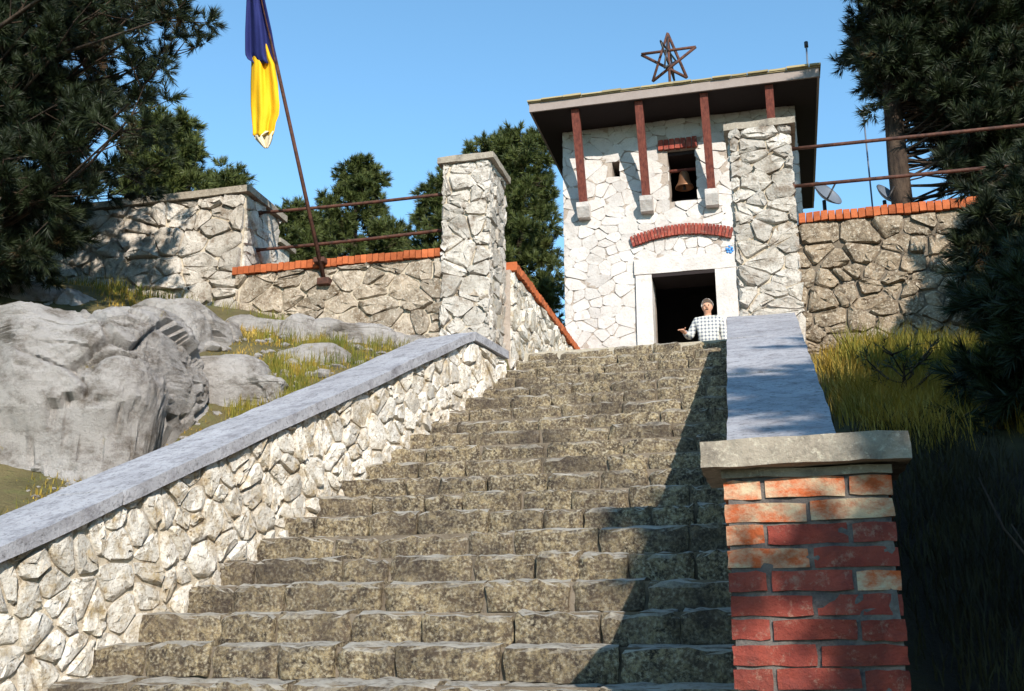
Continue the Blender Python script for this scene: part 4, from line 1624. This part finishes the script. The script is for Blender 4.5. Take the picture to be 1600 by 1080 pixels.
far_pine(560, 258, 21, 1.15, 4.2, 'middle lit pine rising above the left rails', 21, 80)
far_pine(462, 330, 20, .85, 3.0, 'low pine behind the flagpole, left of the middle pine', 22, 60)
far_pine(505, 345, 23, 1.0, 3.0, 'low pine far behind the leaning flagpole', 28, 50)
far_pine(615, 360, 22, .9, 3.0, 'low pine half hidden beside the left pillar', 23, 55)
far_pine(690, 285, 20, .75, 4.0, 'slim pine hidden mostly by the left pillar', 24, 60)
far_pine(815, 212, 20, 1.0, 6.4, 'tall pine between the left pillar and the tower', 25, 120, .45)
far_pine(765, 225, 21.5, .9, 5.5, 'pine just right of the left pillar, behind the tall one', 26, 80, .5)
far_pine(262, 190, 14.5, 1.0, 3.4, 'lit green pine behind the tall wall at left', 27, 80)
far_pine(352, 272, 17, .5, 2.0, 'pine tip peeping over the slab of the tall wall', 29, 30)

# unseen pines added on the right to shade pier and bank and block sky
for i, (x, y, ztop, rad, lab) in enumerate(((3.92, -.95, 7.0, 1.45, 'pine beside the forecourt, nearest the steps, outside the picture'), (3.9, 1.9, 7.0, 1.5, 'low pine right of the brick pier, outside the picture'), (2.95, 4.5, 4.5, 1.15, 'short unseen pine added on the bank to screen it from the sky'), (3.35, .45, 5.6, 1.25, 'lowest pine beside the photographer, outside the picture'), (6.6, 1.6, 9.0, 1.8, 'pine on the right bank, outside the picture'), (8.2, 4.8, 9.5, 1.9, 'pine higher on the right bank, outside the picture'))):
    zb_ = ground_z(x, y) - .15
    b = Vector((x, y, zb_)); ap = Vector((x + .1, y, ztop))
    pine('pine_tree', lab, 'pines', [b, b.lerp(ap, .5), ap], [.18, .13, .03], cone_boughs(b, ap, zb_ + 1.3, rad, 90, random.Random(50 + i), .5), 50 + i, M['needle_dark'], (34, .18, .14, .018), (8, .45), 5)

# ------------------------------------------------------------------ sapling on the right bank
def sapling():
    b = at_y(1408, 690, 7.2)
    b.z = ground_z(b.x, 7.2) - .02
    tp = at_y(1412, 575, 7.2)
    rg2 = random.Random(9)
    bs = []
    for i in range(9):
        q = .35 + .6 * i / 8
        a = i * 2.4
        p = b.lerp(tp, q)
        bs.append((p, p + Vector((math.cos(a) * .16, math.sin(a) * .16, .10))))
    pine('sapling', 'small bare sapling in the dry grass on the right bank', 'shrubs', [b, b.lerp(tp, .5) + Vector((.03, 0, 0)), tp], [.016, .012, .005], bs, 9, M['needle_dark'], (7, .07, .05, .008), (3, .10), 2)['category'] = 'sapling'


sapling()


# ------------------------------------------------------------------ bare shrub in the shade right of the pier
def bare_shrub():
    b = Vector((1.12, 4.3, ground_z(1.12, 4.3) - .03))
    t = thing('dry_shrub', b, 'bare dry shrub in the shade right of the brick pier', 'shrub', 'shrubs')
    rg2 = random.Random(14)
    for i in range(14):
        d = Vector((rg2.uniform(-.5, .5), rg2.uniform(-.4, .4), rg2.uniform(.8, 1.2)))
        L = rg2.uniform(.35, .8)
        p = [b + Vector((rg2.uniform(-.08, .08), rg2.uniform(-.08, .08), 0))]
        for k in range(4):
            p.append(p[-1] + d * L / 4 + Vector((rg2.gauss(0, .03), rg2.gauss(0, .03), 0)))
        st_ = tube_obj('stem', p, [.009, .008, .006, .005, .003], M['bark'], t, 5)
        for k in (2, 3):
            e = p[k] + Vector((rg2.gauss(0, .1), rg2.gauss(0, .1), .13))
            tube_obj('twig', [p[k], p[k].lerp(e, .5) + Vector((.01, 0, 0)), e], [.004, .003, .002], M['bark'], st_, 4)


bare_shrub()
